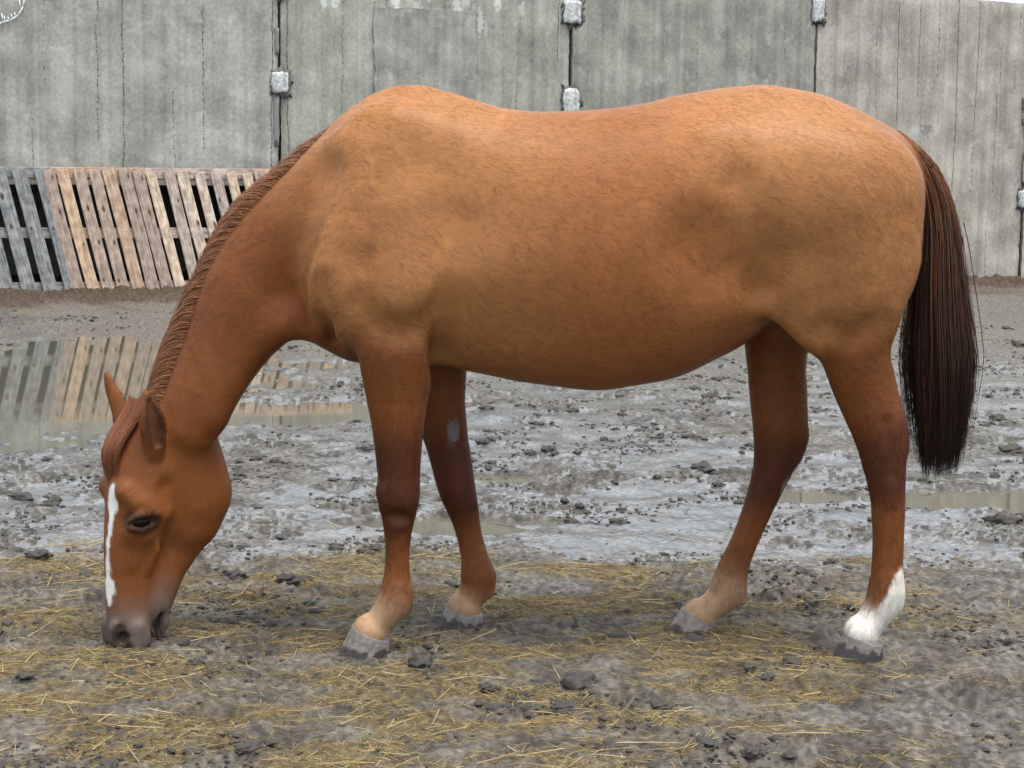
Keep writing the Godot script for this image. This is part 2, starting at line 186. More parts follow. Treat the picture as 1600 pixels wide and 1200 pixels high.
	[0.582, 0.07, -0.14, 0.568, 0.058, -0.14, 0.04, 0.046, 1.05, 1.044, 0, 0, 1, 0.022, 1, 5, 5, 22],
	[0.568, 0.058, -0.14, 0.56, 0.051, -0.14, 0.046, 0.052, 1.044, 1.02, 0, 0, 1, 0.022, 1, 5, 5, 22],
	[0.811, 0.741, -0.14, 0.838, 0.584, -0.14, 0.033, 0.026, 0.6, 0.75, 0, 0, 1, 0.03, 1, 3, 4, 23],
	[0.838, 0.584, -0.14, 0.827, 0.531, -0.14, 0.026, 0.017, 0.75, 0.8, 0, 0, 1, 0.03, 1, 4, 4, 23],
	[0.671, 0.133, -0.14, 0.685, 0.099, -0.14, 0.024, 0.015, 1, 1, 0, 0, 1, 0.02, 1, 3, 5, 24],
	[0.676, 1.046, 0, 0.758, 0.994, 0, 0.039, 0.054, 1.6, 1.6, 0, 0, 1, 0.04, 1, 9, 9, 25],
	[-0.54, 0.96, 0, -0.432, 0.898, 0, 0.09, 0.09, 1.2, 1.3, 0, 0, 1, 0.04, 1, 2, 2, 26],
	[-0.432, 0.898, 0, -0.289, 0.873, 0, 0.09, 0.086, 1.3, 1.4, 0, 0, 1, 0.04, 1, 2, 3, 26],
	[0.957, 1.404, 0, 0.996, 1.424, 0, 0.081, 0.056, 0.6, 0.744, 0, 0, 1, 0.03, 1, 0, 0, 27],
	[0.996, 1.424, 0, 1.044, 1.433, 0, 0.056, 0.03, 0.744, 0.9, 0, 0, 1, 0.03, 1, 0, 0, 27],
	[1.044, 1.433, 0, 1.085, 1.404, 0, 0.03, 0.023, 0.9, 0.969, 0, 0, 1, 0.03, 1, 0, 104, 27],
	[1.085, 1.404, 0, 1.12, 1.357, 0, 0.023, 0.021, 0.969, 1, 0, 0, 1, 0.03, 1, 104, 4, 27],
	[1.12, 1.357, 0, 1.144, 1.298, 0, 0.021, 0.017, 1, 1.006, 0, 0, 1, 0.03, 1, 4, 4, 27],
	[1.144, 1.298, 0, 1.159, 1.248, 0, 0.017, 0.014, 1.006, 1, 0, 0, 1, 0.03, 1, 4, 4, 27],
	[-0.537, 1.336, 0.184, -0.557, 1.283, 0.192, 0.068, 0.069, 1, 1, 0, 0, 1, 0.08, -1, 3, 3, 28],
	[-0.557, 1.283, 0.192, -0.582, 1.217, 0.197, 0.069, 0.068, 1, 1, 0, 0, 1, 0.08, -1, 3, 3, 28],
	[-0.582, 1.217, 0.197, -0.6, 1.159, 0.189, 0.068, 0.068, 1, 1, 0, 0, 1, 0.08, -1, 3, 3, 28],
	[-0.6, 1.159, 0.189, -0.614, 1.104, 0.176, 0.068, 0.065, 1, 1, 0, 0, 1, 0.08, -1, 3, 3, 28],
	[-0.614, 1.104, 0.176, -0.623, 1.053, 0.16, 0.065, 0.061, 1, 1, 0, 0, 1, 0.08, -1, 3, 3, 28],
	[-0.623, 1.053, 0.16, -0.625, 1.007, 0.147, 0.061, 0.056, 1, 1, 0, 0, 1, 0.08, -1, 3, 3, 28],
	[-0.625, 1.007, 0.147, -0.614, 0.966, 0.145, 0.056, 0.046, 1, 1, 0, 0, 1, 0.08, -1, 3, 3, 28],
	[-0.614, 0.966, 0.145, -0.602, 0.937, 0.147, 0.046, 0.038, 1, 1, 0, 0, 1, 0.08, -1, 3, 3, 28],
	[-0.401, 0.988, 0.265, -0.385, 0.963, 0.258, 0.031, 0.032, 1, 1, 0, 0, 1, 0.045, -1, 3, 3, 29],
	[-0.385, 0.963, 0.258, -0.36, 0.936, 0.251, 0.032, 0.034, 1, 1, 0, 0, 1, 0.045, -1, 3, 3, 29],
	[-0.36, 0.936, 0.251, -0.327, 0.923, 0.255, 0.034, 0.036, 1, 1, 0, 0, 1, 0.045, -1, 3, 3, 29],
	[-0.327, 0.923, 0.255, -0.291, 0.919, 0.258, 0.036, 0.037, 1, 1, 0, 0, 1, 0.045, -1, 3, 3, 29],
	[-0.291, 0.919, 0.258, -0.254, 0.925, 0.246, 0.037, 0.036, 1, 1, 0, 0, 1, 0.045, -1, 3, 3, 29],
	[-0.254, 0.925, 0.246, -0.221, 0.94, 0.235, 0.036, 0.034, 1, 1, 0, 0, 1, 0.045, -1, 3, 3, 29],
	[-0.221, 0.94, 0.235, -0.196, 0.969, 0.244, 0.034, 0.034, 1, 1, 0, 0, 1, 0.045, -1, 3, 3, 29],
	[-0.196, 0.969, 0.244, -0.181, 0.995, 0.256, 0.034, 0.034, 1, 1, 0, 0, 1, 0.045, -1, 3, 3, 29],
	[-0.164, 1.208, 0.29, -0.163, 1.15, 0.288, 0.05, 0.049, 1, 1, 0, 0, 1, 0.05, -1, 3, 3, 30],
	[-0.163, 1.15, 0.288, -0.162, 1.074, 0.279, 0.049, 0.047, 1, 1, 0, 0, 1, 0.05, -1, 3, 3, 30],
	[-0.162, 1.074, 0.279, -0.166, 1.001, 0.256, 0.047, 0.046, 1, 1, 0, 0, 1, 0.05, -1, 3, 3, 30],
	[-0.166, 1.001, 0.256, -0.173, 0.932, 0.222, 0.046, 0.045, 1, 1, 0, 0, 1, 0.05, -1, 3, 3, 30],
	[-0.173, 0.932, 0.222, -0.184, 0.875, 0.172, 0.045, 0.041, 1, 1, 0, 0, 1, 0.05, -1, 3, 3, 30],
	[-0.184, 0.875, 0.172, -0.193, 0.835, 0.129, 0.041, 0.039, 1, 1, 0, 0, 1, 0.05, -1, 3, 3, 30],
	[-0.534, 1.049, 0.244, -0.52, 0.962, 0.218, 0.024, 0.024, 1, 1, 0, 0, 1, 0.03, -1, 3, 3, 31],
	[-0.52, 0.962, 0.218, -0.492, 0.883, 0.118, 0.024, 0.021, 1, 1, 0, 0, 1, 0.03, -1, 3, 3, 31],
	[0.662, 1.043, 0.231, 0.653, 1.083, 0.259, 0.044, 0.047, 1, 1, 0, 0, 1, 0.06, -1, 3, 3, 32],
	[0.653, 1.083, 0.259, 0.641, 1.135, 0.291, 0.047, 0.05, 1, 1, 0, 0, 1, 0.06, -1, 3, 3, 32],
	[0.641, 1.135, 0.291, 0.63, 1.186, 0.312, 0.05, 0.054, 1, 1, 0, 0, 1, 0.06, -1, 3, 3, 32],
	[0.63, 1.186, 0.312, 0.62, 1.236, 0.326, 0.054, 0.057, 1, 1, 0, 0, 1, 0.06, -1, 3, 3, 32],
	[0.62, 1.236, 0.326, 0.611, 1.284, 0.328, 0.057, 0.057, 1, 1, 0, 0, 1, 0.06, -1, 3, 3, 32],
	[0.611, 1.284, 0.328, 0.604, 1.319, 0.327, 0.057, 0.056, 1, 1, 0, 0, 1, 0.06, -1, 3, 3, 32],
	[0.507, 1.138, 0.382, 0.545, 1.079, 0.346, 0.099, 0.083, 1, 1, 0, 0, 1, 0.12, -1, 3, 3, 33],
	[0.835, 0.929, 0.242, 0.91, 0.918, 0.254, 0.034, 0.041, 1, 1, 0, 0, 1, 0.04, -1, 3, 3, 34],
	[0.91, 0.918, 0.254, 0.978, 0.949, 0.249, 0.041, 0.034, 1, 1, 0, 0, 1, 0.04, -1, 3, 3, 34],
	[-0.255, 1.358, 0.335, -0.178, 1.245, 0.371, 0.132, 0.132, 1, 1, 0, 0, 1, 0.14, -1, 3, 3, 35],
	[-0.296, 0.356, 0.193, -0.298, 0.293, 0.188, 0.012, 0.012, 1, 1, 0, 0, 1, 0.012, -1, 3, 3, 36],
	[-0.298, 0.293, 0.188, -0.296, 0.23, 0.189, 0.012, 0.012, 1, 1, 0, 0, 1, 0.012, -1, 3, 3, 36],
	[1.047, 0.434, 0.187, 1.051, 0.345, 0.185, 0.014, 0.014, 1, 1, 0, 0, 1, 0.012, -1, 3, 3, 37],
	[1.051, 0.345, 0.185, 1.053, 0.274, 0.189, 0.014, 0.012, 1, 1, 0, 0, 1, 0.012, -1, 3, 3, 37],
	[1.021, 0.683, 0.197, 1.038, 0.613, 0.195, 0.017, 0.017, 1, 1, 0, 0, 1, 0.016, -1, 3, 3, 38],
	[1.038, 0.613, 0.195, 1.045, 0.533, 0.193, 0.017, 0.016, 1, 1, 0, 0, 1, 0.016, -1, 3, 3, 38],
	[-0.345, 0.418, 0.195, -0.275, 0.398, 0.195, 0.014, 0.016, 1, 1, 0, 0, 1, 0.014, -1, 3, 3, 39],
	[-0.098, 0.357, -0.119, -0.078, 0.262, -0.123, 0.013, 0.013, 1, 1, 0, 0, 1, 0.012, -1, 3, 3, 40],
	[0.752, 0.43, -0.091, 0.711, 0.315, -0.099, 0.013, 0.013, 1, 1, 0, 0, 1, 0.012, -1, 3, 3, 41],
	[0.711, 0.315, -0.099, 0.676, 0.22, -0.097, 0.013, 0.011, 1, 1, 0, 0, 1, 0.012, -1, 3, 3, 41],
	[-0.346, 0.47, 0.165, -0.337, 0.43, 0.165, 0.023, 0.021, 1, 1, 0, 0, 1, 0.02, 1, 4, 4, 42],
	[1.056, 1.449, 0, 1.058, 1.448, 0, 0.007, 0.007, 1, 1, 0, 0, 1, 0.01, 1, 0, 0, 43],
	[-0.995, 0.592, 0.069, -1.006, 0.552, 0.077, 0.096, 0.101, 0.88, 0.888, 0.588, 0, 0.809, 0.03, 1, 7, 7, 44],
	[-1.006, 0.552, 0.077, -1.018, 0.5, 0.086, 0.101, 0.106, 0.888, 0.9, 0.588, 0, 0.809, 0.03, 1, 7, 7, 44],
	[-1.018, 0.5, 0.086, -1.022, 0.457, 0.089, 0.106, 0.107, 0.9, 0.927, 0.588, 0, 0.809, 0.03, 1, 7, 7, 44],
	[-1.022, 0.457, 0.089, -1.026, 0.411, 0.092, 0.107, 0.103, 0.927, 0.94, 0.588, 0, 0.809, 0.03, 1, 7, 7, 44],
	[-1.026, 0.411, 0.092, -1.039, 0.356, 0.101, 0.103, 0.092, 0.94, 0.896, 0.588, 0, 0.809, 0.03, 1, 7, 7, 44],
	[-1.039, 0.356, 0.101, -1.052, 0.296, 0.111, 0.092, 0.08, 0.896, 0.85, 0.588, 0, 0.809, 0.03, 1, 7, 7, 44],
	[-1.052, 0.296, 0.111, -1.058, 0.237, 0.115, 0.08, 0.072, 0.85, 0.853, 0.588, 0, 0.809, 0.03, 1, 7, 7, 44],
	[-1.058, 0.237, 0.115, -1.061, 0.181, 0.117, 0.072, 0.067, 0.853, 0.88, 0.588, 0, 0.809, 0.03, 1, 7, 7, 44],
	[-1.061, 0.181, 0.117, -1.063, 0.132, 0.119, 0.067, 0.064, 0.88, 0.926, 0.588, 0, 0.809, 0.03, 1, 7, 178, 44],
	[-1.063, 0.132, 0.119, -1.064, 0.092, 0.119, 0.064, 0.062, 0.926, 0.98, 0.588, 0, 0.809, 0.03, 1, 178, 8, 44],
	[-1.064, 0.092, 0.119, -1.062, 0.069, 0.118, 0.062, 0.059, 0.98, 1.036, 0.588, 0, 0.809, 0.03, 1, 8, 8, 44],
	[-1.062, 0.069, 0.118, -1.061, 0.057, 0.117, 0.059, 0.057, 1.036, 1.08, 0.588, 0, 0.809, 0.03, 1, 8, 8, 44],
	[-0.929, 0.589, 0.021, -0.919, 0.54, 0.014, 0.099, 0.103, 0.8, 0.8, 0.588, 0, 0.809, 0.03, 1, 2, 127, 45],
	[-0.919, 0.54, 0.014, -0.909, 0.482, 0.007, 0.103, 0.106, 0.8, 0.8, 0.588, 0, 0.809, 0.03, 1, 127, 7, 45],
	[-0.909, 0.482, 0.007, -0.905, 0.446, 0.004, 0.106, 0.106, 0.8, 0.803, 0.588, 0, 0.809, 0.03, 1, 7, 7, 45],
	[-0.905, 0.446, 0.004, -0.906, 0.411, 0.005, 0.106, 0.103, 0.803, 0.8, 0.588, 0, 0.809, 0.03, 1, 7, 7, 45],
	[-0.906, 0.411, 0.005, -0.915, 0.369, 0.011, 0.103, 0.093, 0.8, 0.769, 0.588, 0, 0.809, 0.03, 1, 7, 7, 45],
	[-0.915, 0.369, 0.011, -0.929, 0.323, 0.021, 0.093, 0.082, 0.769, 0.75, 0.588, 0, 0.809, 0.03, 1, 7, 7, 45],
	[-0.929, 0.323, 0.021, -0.949, 0.275, 0.035, 0.082, 0.069, 0.75, 0.791, 0.588, 0, 0.809, 0.03, 1, 7, 7, 45],
	[-0.949, 0.275, 0.035, -0.969, 0.225, 0.05, 0.069, 0.058, 0.791, 0.85, 0.588, 0, 0.809, 0.03, 1, 7, 7, 45],
	[-0.969, 0.225, 0.05, -0.987, 0.17, 0.063, 0.058, 0.053, 0.85, 0.906, 0.588, 0, 0.809, 0.03, 1, 7, 178, 45],
	[-0.987, 0.17, 0.063, -0.999, 0.128, 0.072, 0.053, 0.05, 0.906, 0.95, 0.588, 0, 0.809, 0.03, 1, 178, 8, 45],
	[-0.91, 0.539, 0.06, -0.876, 0.429, 0.04, 0.096, 0.096, 0.6, 0.55, 0.588, 0, 0.809, 0.03, 1, 7, 7, 46],
	[-0.876, 0.429, 0.04, -0.892, 0.362, 0.047, 0.096, 0.082, 0.55, 0.5, 0.588, 0, 0.809, 0.03, 1, 7, 7, 46],
	[-1.051, 0.461, 0.185, -1.037, 0.448, 0.187, 0.027, 0.025, 0.8, 0.8, 0.588, 0, 0.809, 0.03, 1, 7, 7, 47],
	[-1.037, 0.448, 0.187, -1.019, 0.433, 0.187, 0.025, 0.023, 0.8, 0.8, 0.588, 0, 0.809, 0.03, 1, 7, 7, 47],
	[-1.019, 0.433, 0.187, -1.002, 0.426, 0.18, 0.023, 0.02, 0.8, 0.8, 0.588, 0, 0.809, 0.03, 1, 7, 7, 47],
	[-1.002, 0.426, 0.18, -0.987, 0.419, 0.171, 0.02, 0.018, 0.8, 0.8, 0.588, 0, 0.809, 0.03, 1, 7, 7, 47],
	[-0.987, 0.419, 0.171, -0.973, 0.403, 0.159, 0.018, 0.016, 0.8, 0.8, 0.588, 0, 0.809, 0.03, 1, 7, 7, 47],
	[-0.973, 0.403, 0.159, -0.963, 0.39, 0.149, 0.016, 0.014, 0.8, 0.8, 0.588, 0, 0.809, 0.03, 1, 7, 7, 47],
	[-1.036, 0.348, 0.182, -0.994, 0.341, 0.161, 0.018, 0.018, 0.8, 0.8, 0.588, 0, 0.809, 0.035, 1, 7, 7, 48],
	[-0.978, 0.348, 0.153, -0.978, 0.296, 0.147, 0.019, 0.014, 0.7, 0.7, 0.588, 0, 0.809, 0.014, 1, 7, 7, 49],
	[-0.978, 0.296, 0.147, -1.003, 0.234, 0.143, 0.014, 0.011, 0.7, 0.7, 0.588, 0, 0.809, 0.014, 1, 7, 7, 49],
	[-1.085, 0.075, 0.168, -1.072, 0.036, 0.174, 0.023, 0.023, 0.9, 0.9, 0.588, 0, 0.809, 0.016, 1, 8, 8, 50],
	[-1.072, 0.036, 0.174, -1.045, 0.014, 0.163, 0.023, 0.023, 0.9, 0.9, 0.588, 0, 0.809, 0.016, 1, 8, 8, 50],
	[-1.027, 0.075, 0.158, -1.019, 0.029, 0.144, 0.025, 0.023, 0.8, 0.9, 0.588, 0, 0.809, 0.016, 1, 8, 8, 51],
	[-0.96, 0.539, -0.009, -0.93, 0.429, -0.035, 0.096, 0.096, 0.6, 0.55, 0.588, 0, 0.809, 0.03, 1, 7, 7, 52],
	[-0.93, 0.429, -0.035, -0.942, 0.362, -0.022, 0.096, 0.082, 0.55, 0.5, 0.588, 0, 0.809, 0.03, 1, 7, 7, 52],
	[-1.122, 0.461, 0.087, -1.12, 0.448, 0.073, 0.027, 0.025, 0.8, 0.8, 0.588, 0, 0.809, 0.03, 1, 7, 7, 53],
	[-1.12, 0.448, 0.073, -1.114, 0.433, 0.055, 0.025, 0.023, 0.8, 0.8, 0.588, 0, 0.809, 0.03, 1, 7, 7, 53],
	[-1.114, 0.433, 0.055, -1.103, 0.426, 0.042, 0.023, 0.02, 0.8, 0.8, 0.588, 0, 0.809, 0.03, 1, 7, 7, 53],
	[-1.103, 0.426, 0.042, -1.089, 0.419, 0.03, 0.02, 0.018, 0.8, 0.8, 0.588, 0, 0.809, 0.03, 1, 7, 7, 53],
	[-1.089, 0.419, 0.03, -1.073, 0.403, 0.021, 0.018, 0.016, 0.8, 0.8, 0.588, 0, 0.809, 0.03, 1, 7, 7, 53],
	[-1.073, 0.403, 0.021, -1.061, 0.39, 0.014, 0.016, 0.014, 0.8, 0.8, 0.588, 0, 0.809, 0.03, 1, 7, 7, 53],
	[-1.115, 0.348, 0.073, -1.082, 0.341, 0.04, 0.018, 0.018, 0.8, 0.8, 0.588, 0, 0.809, 0.035, 1, 7, 7, 54],
	[-1.069, 0.348, 0.027, -1.063, 0.296, 0.029, 0.019, 0.014, 0.7, 0.7, 0.588, 0, 0.809, 0.014, 1, 7, 7, 55],
	[-1.063, 0.296, 0.029, -1.067, 0.234, 0.054, 0.014, 0.011, 0.7, 0.7, 0.588, 0, 0.809, 0.014, 1, 7, 7, 55],
	[-1.117, 0.075, 0.125, -1.118, 0.036, 0.111, 0.023, 0.023, 0.9, 0.9, 0.588, 0, 0.809, 0.016, 1, 8, 8, 56],
	[-1.118, 0.036, 0.111, -1.099, 0.014, 0.088, 0.023, 0.023, 0.9, 0.9, 0.588, 0, 0.809, 0.016, 1, 8, 8, 56],
	[-1.089, 0.075, 0.072, -1.074, 0.029, 0.069, 0.025, 0.023, 0.8, 0.9, 0.588, 0, 0.809, 0.016, 1, 8, 8, 57],
	[-1.042, 0.385, 0.204, -1.006, 0.401, 0.198, 0.006, 0.012, 1, 1, 0.588, 0, 0.809, 0.014, 1, 7, 7, 58],
	[-1.006, 0.401, 0.198, -0.974, 0.399, 0.17, 0.012, 0.011, 1, 1, 0.588, 0, 0.809, 0.014, 1, 7, 7, 58],
	[-1.034, 0.365, 0.203, -1.008, 0.358, 0.19, 0.009, 0.009, 1, 1, 0.588, 0, 0.809, 0.012, 1, 7, 7, 59],
	[-1.008, 0.358, 0.19, -0.978, 0.371, 0.171, 0.009, 0.009, 1, 1, 0.588, 0, 0.809, 0.012, 1, 7, 7, 59],
	[-1.067, 0.046, 0.121, -1.055, 0.007, 0.113, 0.048, 0.03, 1.25, 1.5, 0.588, 0, 0.809, 0.02, 1, 8, 8, 60],
	[-1.006, 0.137, 0.077, -0.995, 0.071, 0.069, 0.046, 0.034, 1, 1.2, 0.588, 0, 0.809, 0.008, 1, 8, 8, 61],
	[-0.995, 0.071, 0.069, -1.001, 0.036, 0.073, 0.034, 0.023, 1.2, 1.4, 0.588, 0, 0.809, 0.008, 1, 8, 8, 61],
	[-0.978, 0.567, 0.153, -0.976, 0.593, 0.163, 0.027, 0.031, 0.9, 0.806, 0.3, 0, 0.954, 0.012, 1, 7, 7, 62],
	[-0.976, 0.593, 0.163, -0.976, 0.624, 0.174, 0.031, 0.035, 0.806, 0.7, 0.3, 0, 0.954, 0.012, 1, 7, 7, 62],
	[-0.976, 0.624, 0.174, -0.978, 0.647, 0.18, 0.035, 0.036, 0.7, 0.637, 0.3, 0, 0.954, 0.012, 1, 7, 7, 62],
	[-0.978, 0.647, 0.18, -0.981, 0.668, 0.184, 0.036, 0.034, 0.637, 0.6, 0.3, 0, 0.954, 0.012, 1, 7, 7, 62],
	[-0.981, 0.668, 0.184, -0.985, 0.69, 0.185, 0.034, 0.028, 0.6, 0.581, 0.3, 0, 0.954, 0.012, 1, 7, 7, 62],
	[-0.985, 0.69, 0.185, -0.989, 0.709, 0.183, 0.028, 0.021, 0.581, 0.6, 0.3, 0, 0.954, 0.012, 1, 7, 7, 62],
	[-0.989, 0.709, 0.183, -0.993, 0.728, 0.181, 0.021, 0.013, 0.6, 0.7, 0.3, 0, 0.954, 0.012, 1, 7, 7, 62],
	[-0.993, 0.728, 0.181, -0.996, 0.741, 0.179, 0.013, 0.007, 0.7, 0.8, 0.3, 0, 0.954, 0.012, 1, 7, 7, 62],
	[-1.067, 0.592, 0.043, -1.078, 0.614, 0.039, 0.025, 0.029, 0.9, 0.806, -0.5, 0, 0.866, 0.012, 1, 7, 7, 63],
	[-1.078, 0.614, 0.039, -1.091, 0.642, 0.034, 0.029, 0.032, 0.806, 0.7, -0.5, 0, 0.866, 0.012, 1, 7, 7, 63],
	[-1.091, 0.642, 0.034, -1.101, 0.667, 0.029, 0.032, 0.031, 0.7, 0.637, -0.5, 0, 0.866, 0.012, 1, 7, 7, 63],
	[-1.101, 0.667, 0.029, -1.11, 0.691, 0.026, 0.031, 0.028, 0.637, 0.6, -0.5, 0, 0.866, 0.012, 1, 7, 7, 63],
	[-1.11, 0.691, 0.026, -1.119, 0.712, 0.023, 0.028, 0.023, 0.6, 0.581, -0.5, 0, 0.866, 0.012, 1, 7, 7, 63],
	[-1.119, 0.712, 0.023, -1.127, 0.73, 0.02, 0.023, 0.018, 0.581, 0.6, -0.5, 0, 0.866, 0.012, 1, 7, 7, 63],
	[-1.127, 0.73, 0.02, -1.134, 0.751, 0.018, 0.018, 0.012, 0.6, 0.7, -0.5, 0, 0.866, 0.012, 1, 7, 7, 63],
	[-1.134, 0.751, 0.018, -1.139, 0.766, 0.016, 0.012, 0.007, 0.7, 0.8, -0.5, 0, 0.866, 0.012, 1, 7, 7, 63],
	[-0.962, 0.596, 0.181, -0.961, 0.609, 0.186, 0.011, 0.016, 1, 0.95, 0, 0, 1, 0.005, -1, 9, 9, 64],
	[-0.961, 0.609, 0.186, -0.961, 0.628, 0.191, 0.016, 0.021, 0.95, 0.9, 0, 0, 1, 0.005, -1, 9, 9, 64],
	[-0.961, 0.628, 0.191, -0.963, 0.648, 0.196, 0.021, 0.023, 0.9, 0.887, 0, 0, 1, 0.005, -1, 9, 9, 64],
	[-0.963, 0.648, 0.196, -0.967, 0.67, 0.198, 0.023, 0.021, 0.887, 0.9, 0, 0, 1, 0.005, -1, 9, 9, 64],
	[-0.967, 0.67, 0.198, -0.973, 0.694, 0.196, 0.021, 0.016, 0.9, 0.95, 0, 0, 1, 0.005, -1, 9, 9, 64],
	[-0.973, 0.694, 0.196, -0.979, 0.713, 0.193, 0.016, 0.011, 0.95, 1, 0, 0, 1, 0.005, -1, 9, 9, 64],
	[-1.117, 0.624, 0.022, -1.123, 0.638, 0.021, 0.007, 0.013, 1, 1, 0, 0, 1, 0.005, -1, 9, 9, 65],
	[-1.123, 0.638, 0.021, -1.132, 0.656, 0.02, 0.013, 0.018, 1, 1, 0, 0, 1, 0.005, -1, 9, 9, 65],
	[-1.132, 0.656, 0.02, -1.141, 0.675, 0.017, 0.018, 0.018, 1, 1, 0, 0, 1, 0.005, -1, 9, 9, 65],
	[-1.141, 0.675, 0.017, -1.149, 0.695, 0.014, 0.018, 0.016, 1, 1, 0, 0, 1, 0.005, -1, 9, 9, 65],
	[-1.149, 0.695, 0.014, -1.152, 0.715, 0.014, 0.016, 0.011, 1, 1, 0, 0, 1, 0.005, -1, 9, 9, 65],
	[-1.152, 0.715, 0.014, -1.154, 0.73, 0.014, 0.011, 0.007, 1, 1, 0, 0, 1, 0.005, -1, 9, 9, 65],
	[-1.016, 0.38, 0.216, -0.977, 0.38, 0.19, 0.011, 0.012, 1, 1, 0.588, 0, 0.809, 0.01, -1, 9, 9, 66],
	[-1.077, 0.082, 0.186, -1.078, 0.071, 0.191, 0.007, 0.011, 1, 1, 0.588, 0, 0.809, 0.006, -1, 9, 9, 67],
	[-1.078, 0.071, 0.191, -1.077, 0.057, 0.197, 0.011, 0.016, 1, 1, 0.588, 0, 0.809, 0.006, -1, 9, 9, 67],
	[-1.077, 0.057, 0.197, -1.074, 0.046, 0.199, 0.016, 0.018, 1, 1, 0.588, 0, 0.809, 0.006, -1, 9, 9, 67],
	[-1.074, 0.046, 0.199, -1.069, 0.036, 0.2, 0.018, 0.019, 1, 1, 0.588, 0, 0.809, 0.006, -1, 9, 9, 67],
	[-1.069, 0.036, 0.2, -1.059, 0.024, 0.196, 0.019, 0.017, 1, 1, 0.588, 0, 0.809, 0.006, -1, 9, 9, 67],
	[-1.059, 0.024, 0.196, -1.05, 0.014, 0.192, 0.017, 0.014, 1, 1, 0.588, 0, 0.809, 0.006, -1, 9, 9, 67],
	[-1.073, 0.043, 0.196, -1.06, 0.06, 0.16, 0.016, 0.014, 1, 1, 0.588, 0, 0.809, 0.006, -1, 9, 9, 68],
	[-1.141, 0.38, 0.044, -1.104, 0.38, 0.015, 0.011, 0.012, 1, 1, 0.588, 0, 0.809, 0.01, -1, 9, 9, 69],
	[-1.131, 0.082, 0.111, -1.136, 0.071, 0.11, 0.007, 0.011, 1, 1, 0.588, 0, 0.809, 0.006, -1, 9, 9, 70],
	[-1.136, 0.071, 0.11, -1.142, 0.057, 0.108, 0.011, 0.016, 1, 1, 0.588, 0, 0.809, 0.006, -1, 9, 9, 70],
	[-1.142, 0.057, 0.108, -1.143, 0.046, 0.104, 0.016, 0.018, 1, 1, 0.588, 0, 0.809, 0.006, -1, 9, 9, 70],
	[-1.143, 0.046, 0.104, -1.142, 0.036, 0.099, 0.018, 0.019, 1, 1, 0.588, 0, 0.809, 0.006, -1, 9, 9, 70],
	[-1.142, 0.036, 0.099, -1.135, 0.024, 0.091, 0.019, 0.017, 1, 1, 0.588, 0, 0.809, 0.006, -1, 9, 9, 70],
	[-1.135, 0.024, 0.091, -1.129, 0.014, 0.083, 0.017, 0.014, 1, 1, 0.588, 0, 0.809, 0.006, -1, 9, 9, 70],
	[-1.14, 0.043, 0.105, -1.102, 0.06, 0.103, 0.016, 0.014, 1, 1, 0.588, 0, 0.809, 0.006, -1, 9, 9, 71],
	[-0.953, 0.33, 0.163, -0.943, 0.312, 0.154, 0.019, 0.021, 1, 1, 0.588, 0, 0.809, 0.022, -1, 7, 7, 72],
	[-0.943, 0.312, 0.154, -0.93, 0.291, 0.14, 0.021, 0.023, 1, 1, 0.588, 0, 0.809, 0.022, -1, 7, 7, 72],
	[-0.93, 0.291, 0.14, -0.914, 0.277, 0.125, 0.023, 0.023, 1, 1, 0.588, 0, 0.809, 0.022, -1, 7, 7, 72],
	[-0.914, 0.277, 0.125, -0.897, 0.266, 0.108, 0.023, 0.023, 1, 1, 0.588, 0, 0.809, 0.022, -1, 7, 7, 72],
	[-0.897, 0.266, 0.108, -0.878, 0.261, 0.087, 0.023, 0.022, 1, 1, 0.588, 0, 0.809, 0.022, -1, 7, 7, 72],
	[-0.878, 0.261, 0.087, -0.863, 0.259, 0.07, 0.022, 0.021, 1, 1, 0.588, 0, 0.809, 0.022, -1, 7, 7, 72],
	[-0.937, 0.465, 0.167, -0.923, 0.433, 0.162, 0.025, 0.023, 1, 1, 0.588, 0, 0.809, 0.03, -1, 7, 7, 73],
	[-1.035, 0.213, 0.195, -1.027, 0.128, 0.193, 0.021, 0.021, 1, 1, 0.588, 0, 0.809, 0.03, -1, 7, 7, 74],
	[-1.001, 0.099, 0.073, -1.012, 0.057, 0.082, 0.006, 0.011, 11, 7, 0.588, 0, 0.809, 0.006, -1, 9, 9, 75],
	[-1.012, 0.057, 0.082, -1.029, 0.007, 0.094, 0.011, 0.014, 7, 5, 0.588, 0, 0.809, 0.006, -1, 9, 9, 75]
]
const BODY_BONES := 240
const POLL := Vector3(-1.024, 0.677, 0.09)
const FACE := Vector3(-0.809, 0, 0.588)
const SIDE := Vector3(0.588, 0, 0.809)
const HEAD_UNIT := 0.001772
const EYE_NEAR := Vector3(-1.012, 0.38, 0.181)
const EYE_FAR := Vector3(-1.107, 0.38, 0.05)
const WALL_FROM := Vector3(-2.30, 0, -17.7)
const WALL_TO := Vector3(5.74, 0, -20.3)

var rng := RandomNumberGenerator.new()
var wall_dir: Vector3
var wall_out: Vector3
var grain_tex: ImageTexture
var n_low: FastNoiseLite
var n_mid: FastNoiseLite
var n_fine: FastNoiseLite
var n_tiny: FastNoiseLite
var n_patch: FastNoiseLite
var n_col: FastNoiseLite
var n_pit: FastNoiseLite
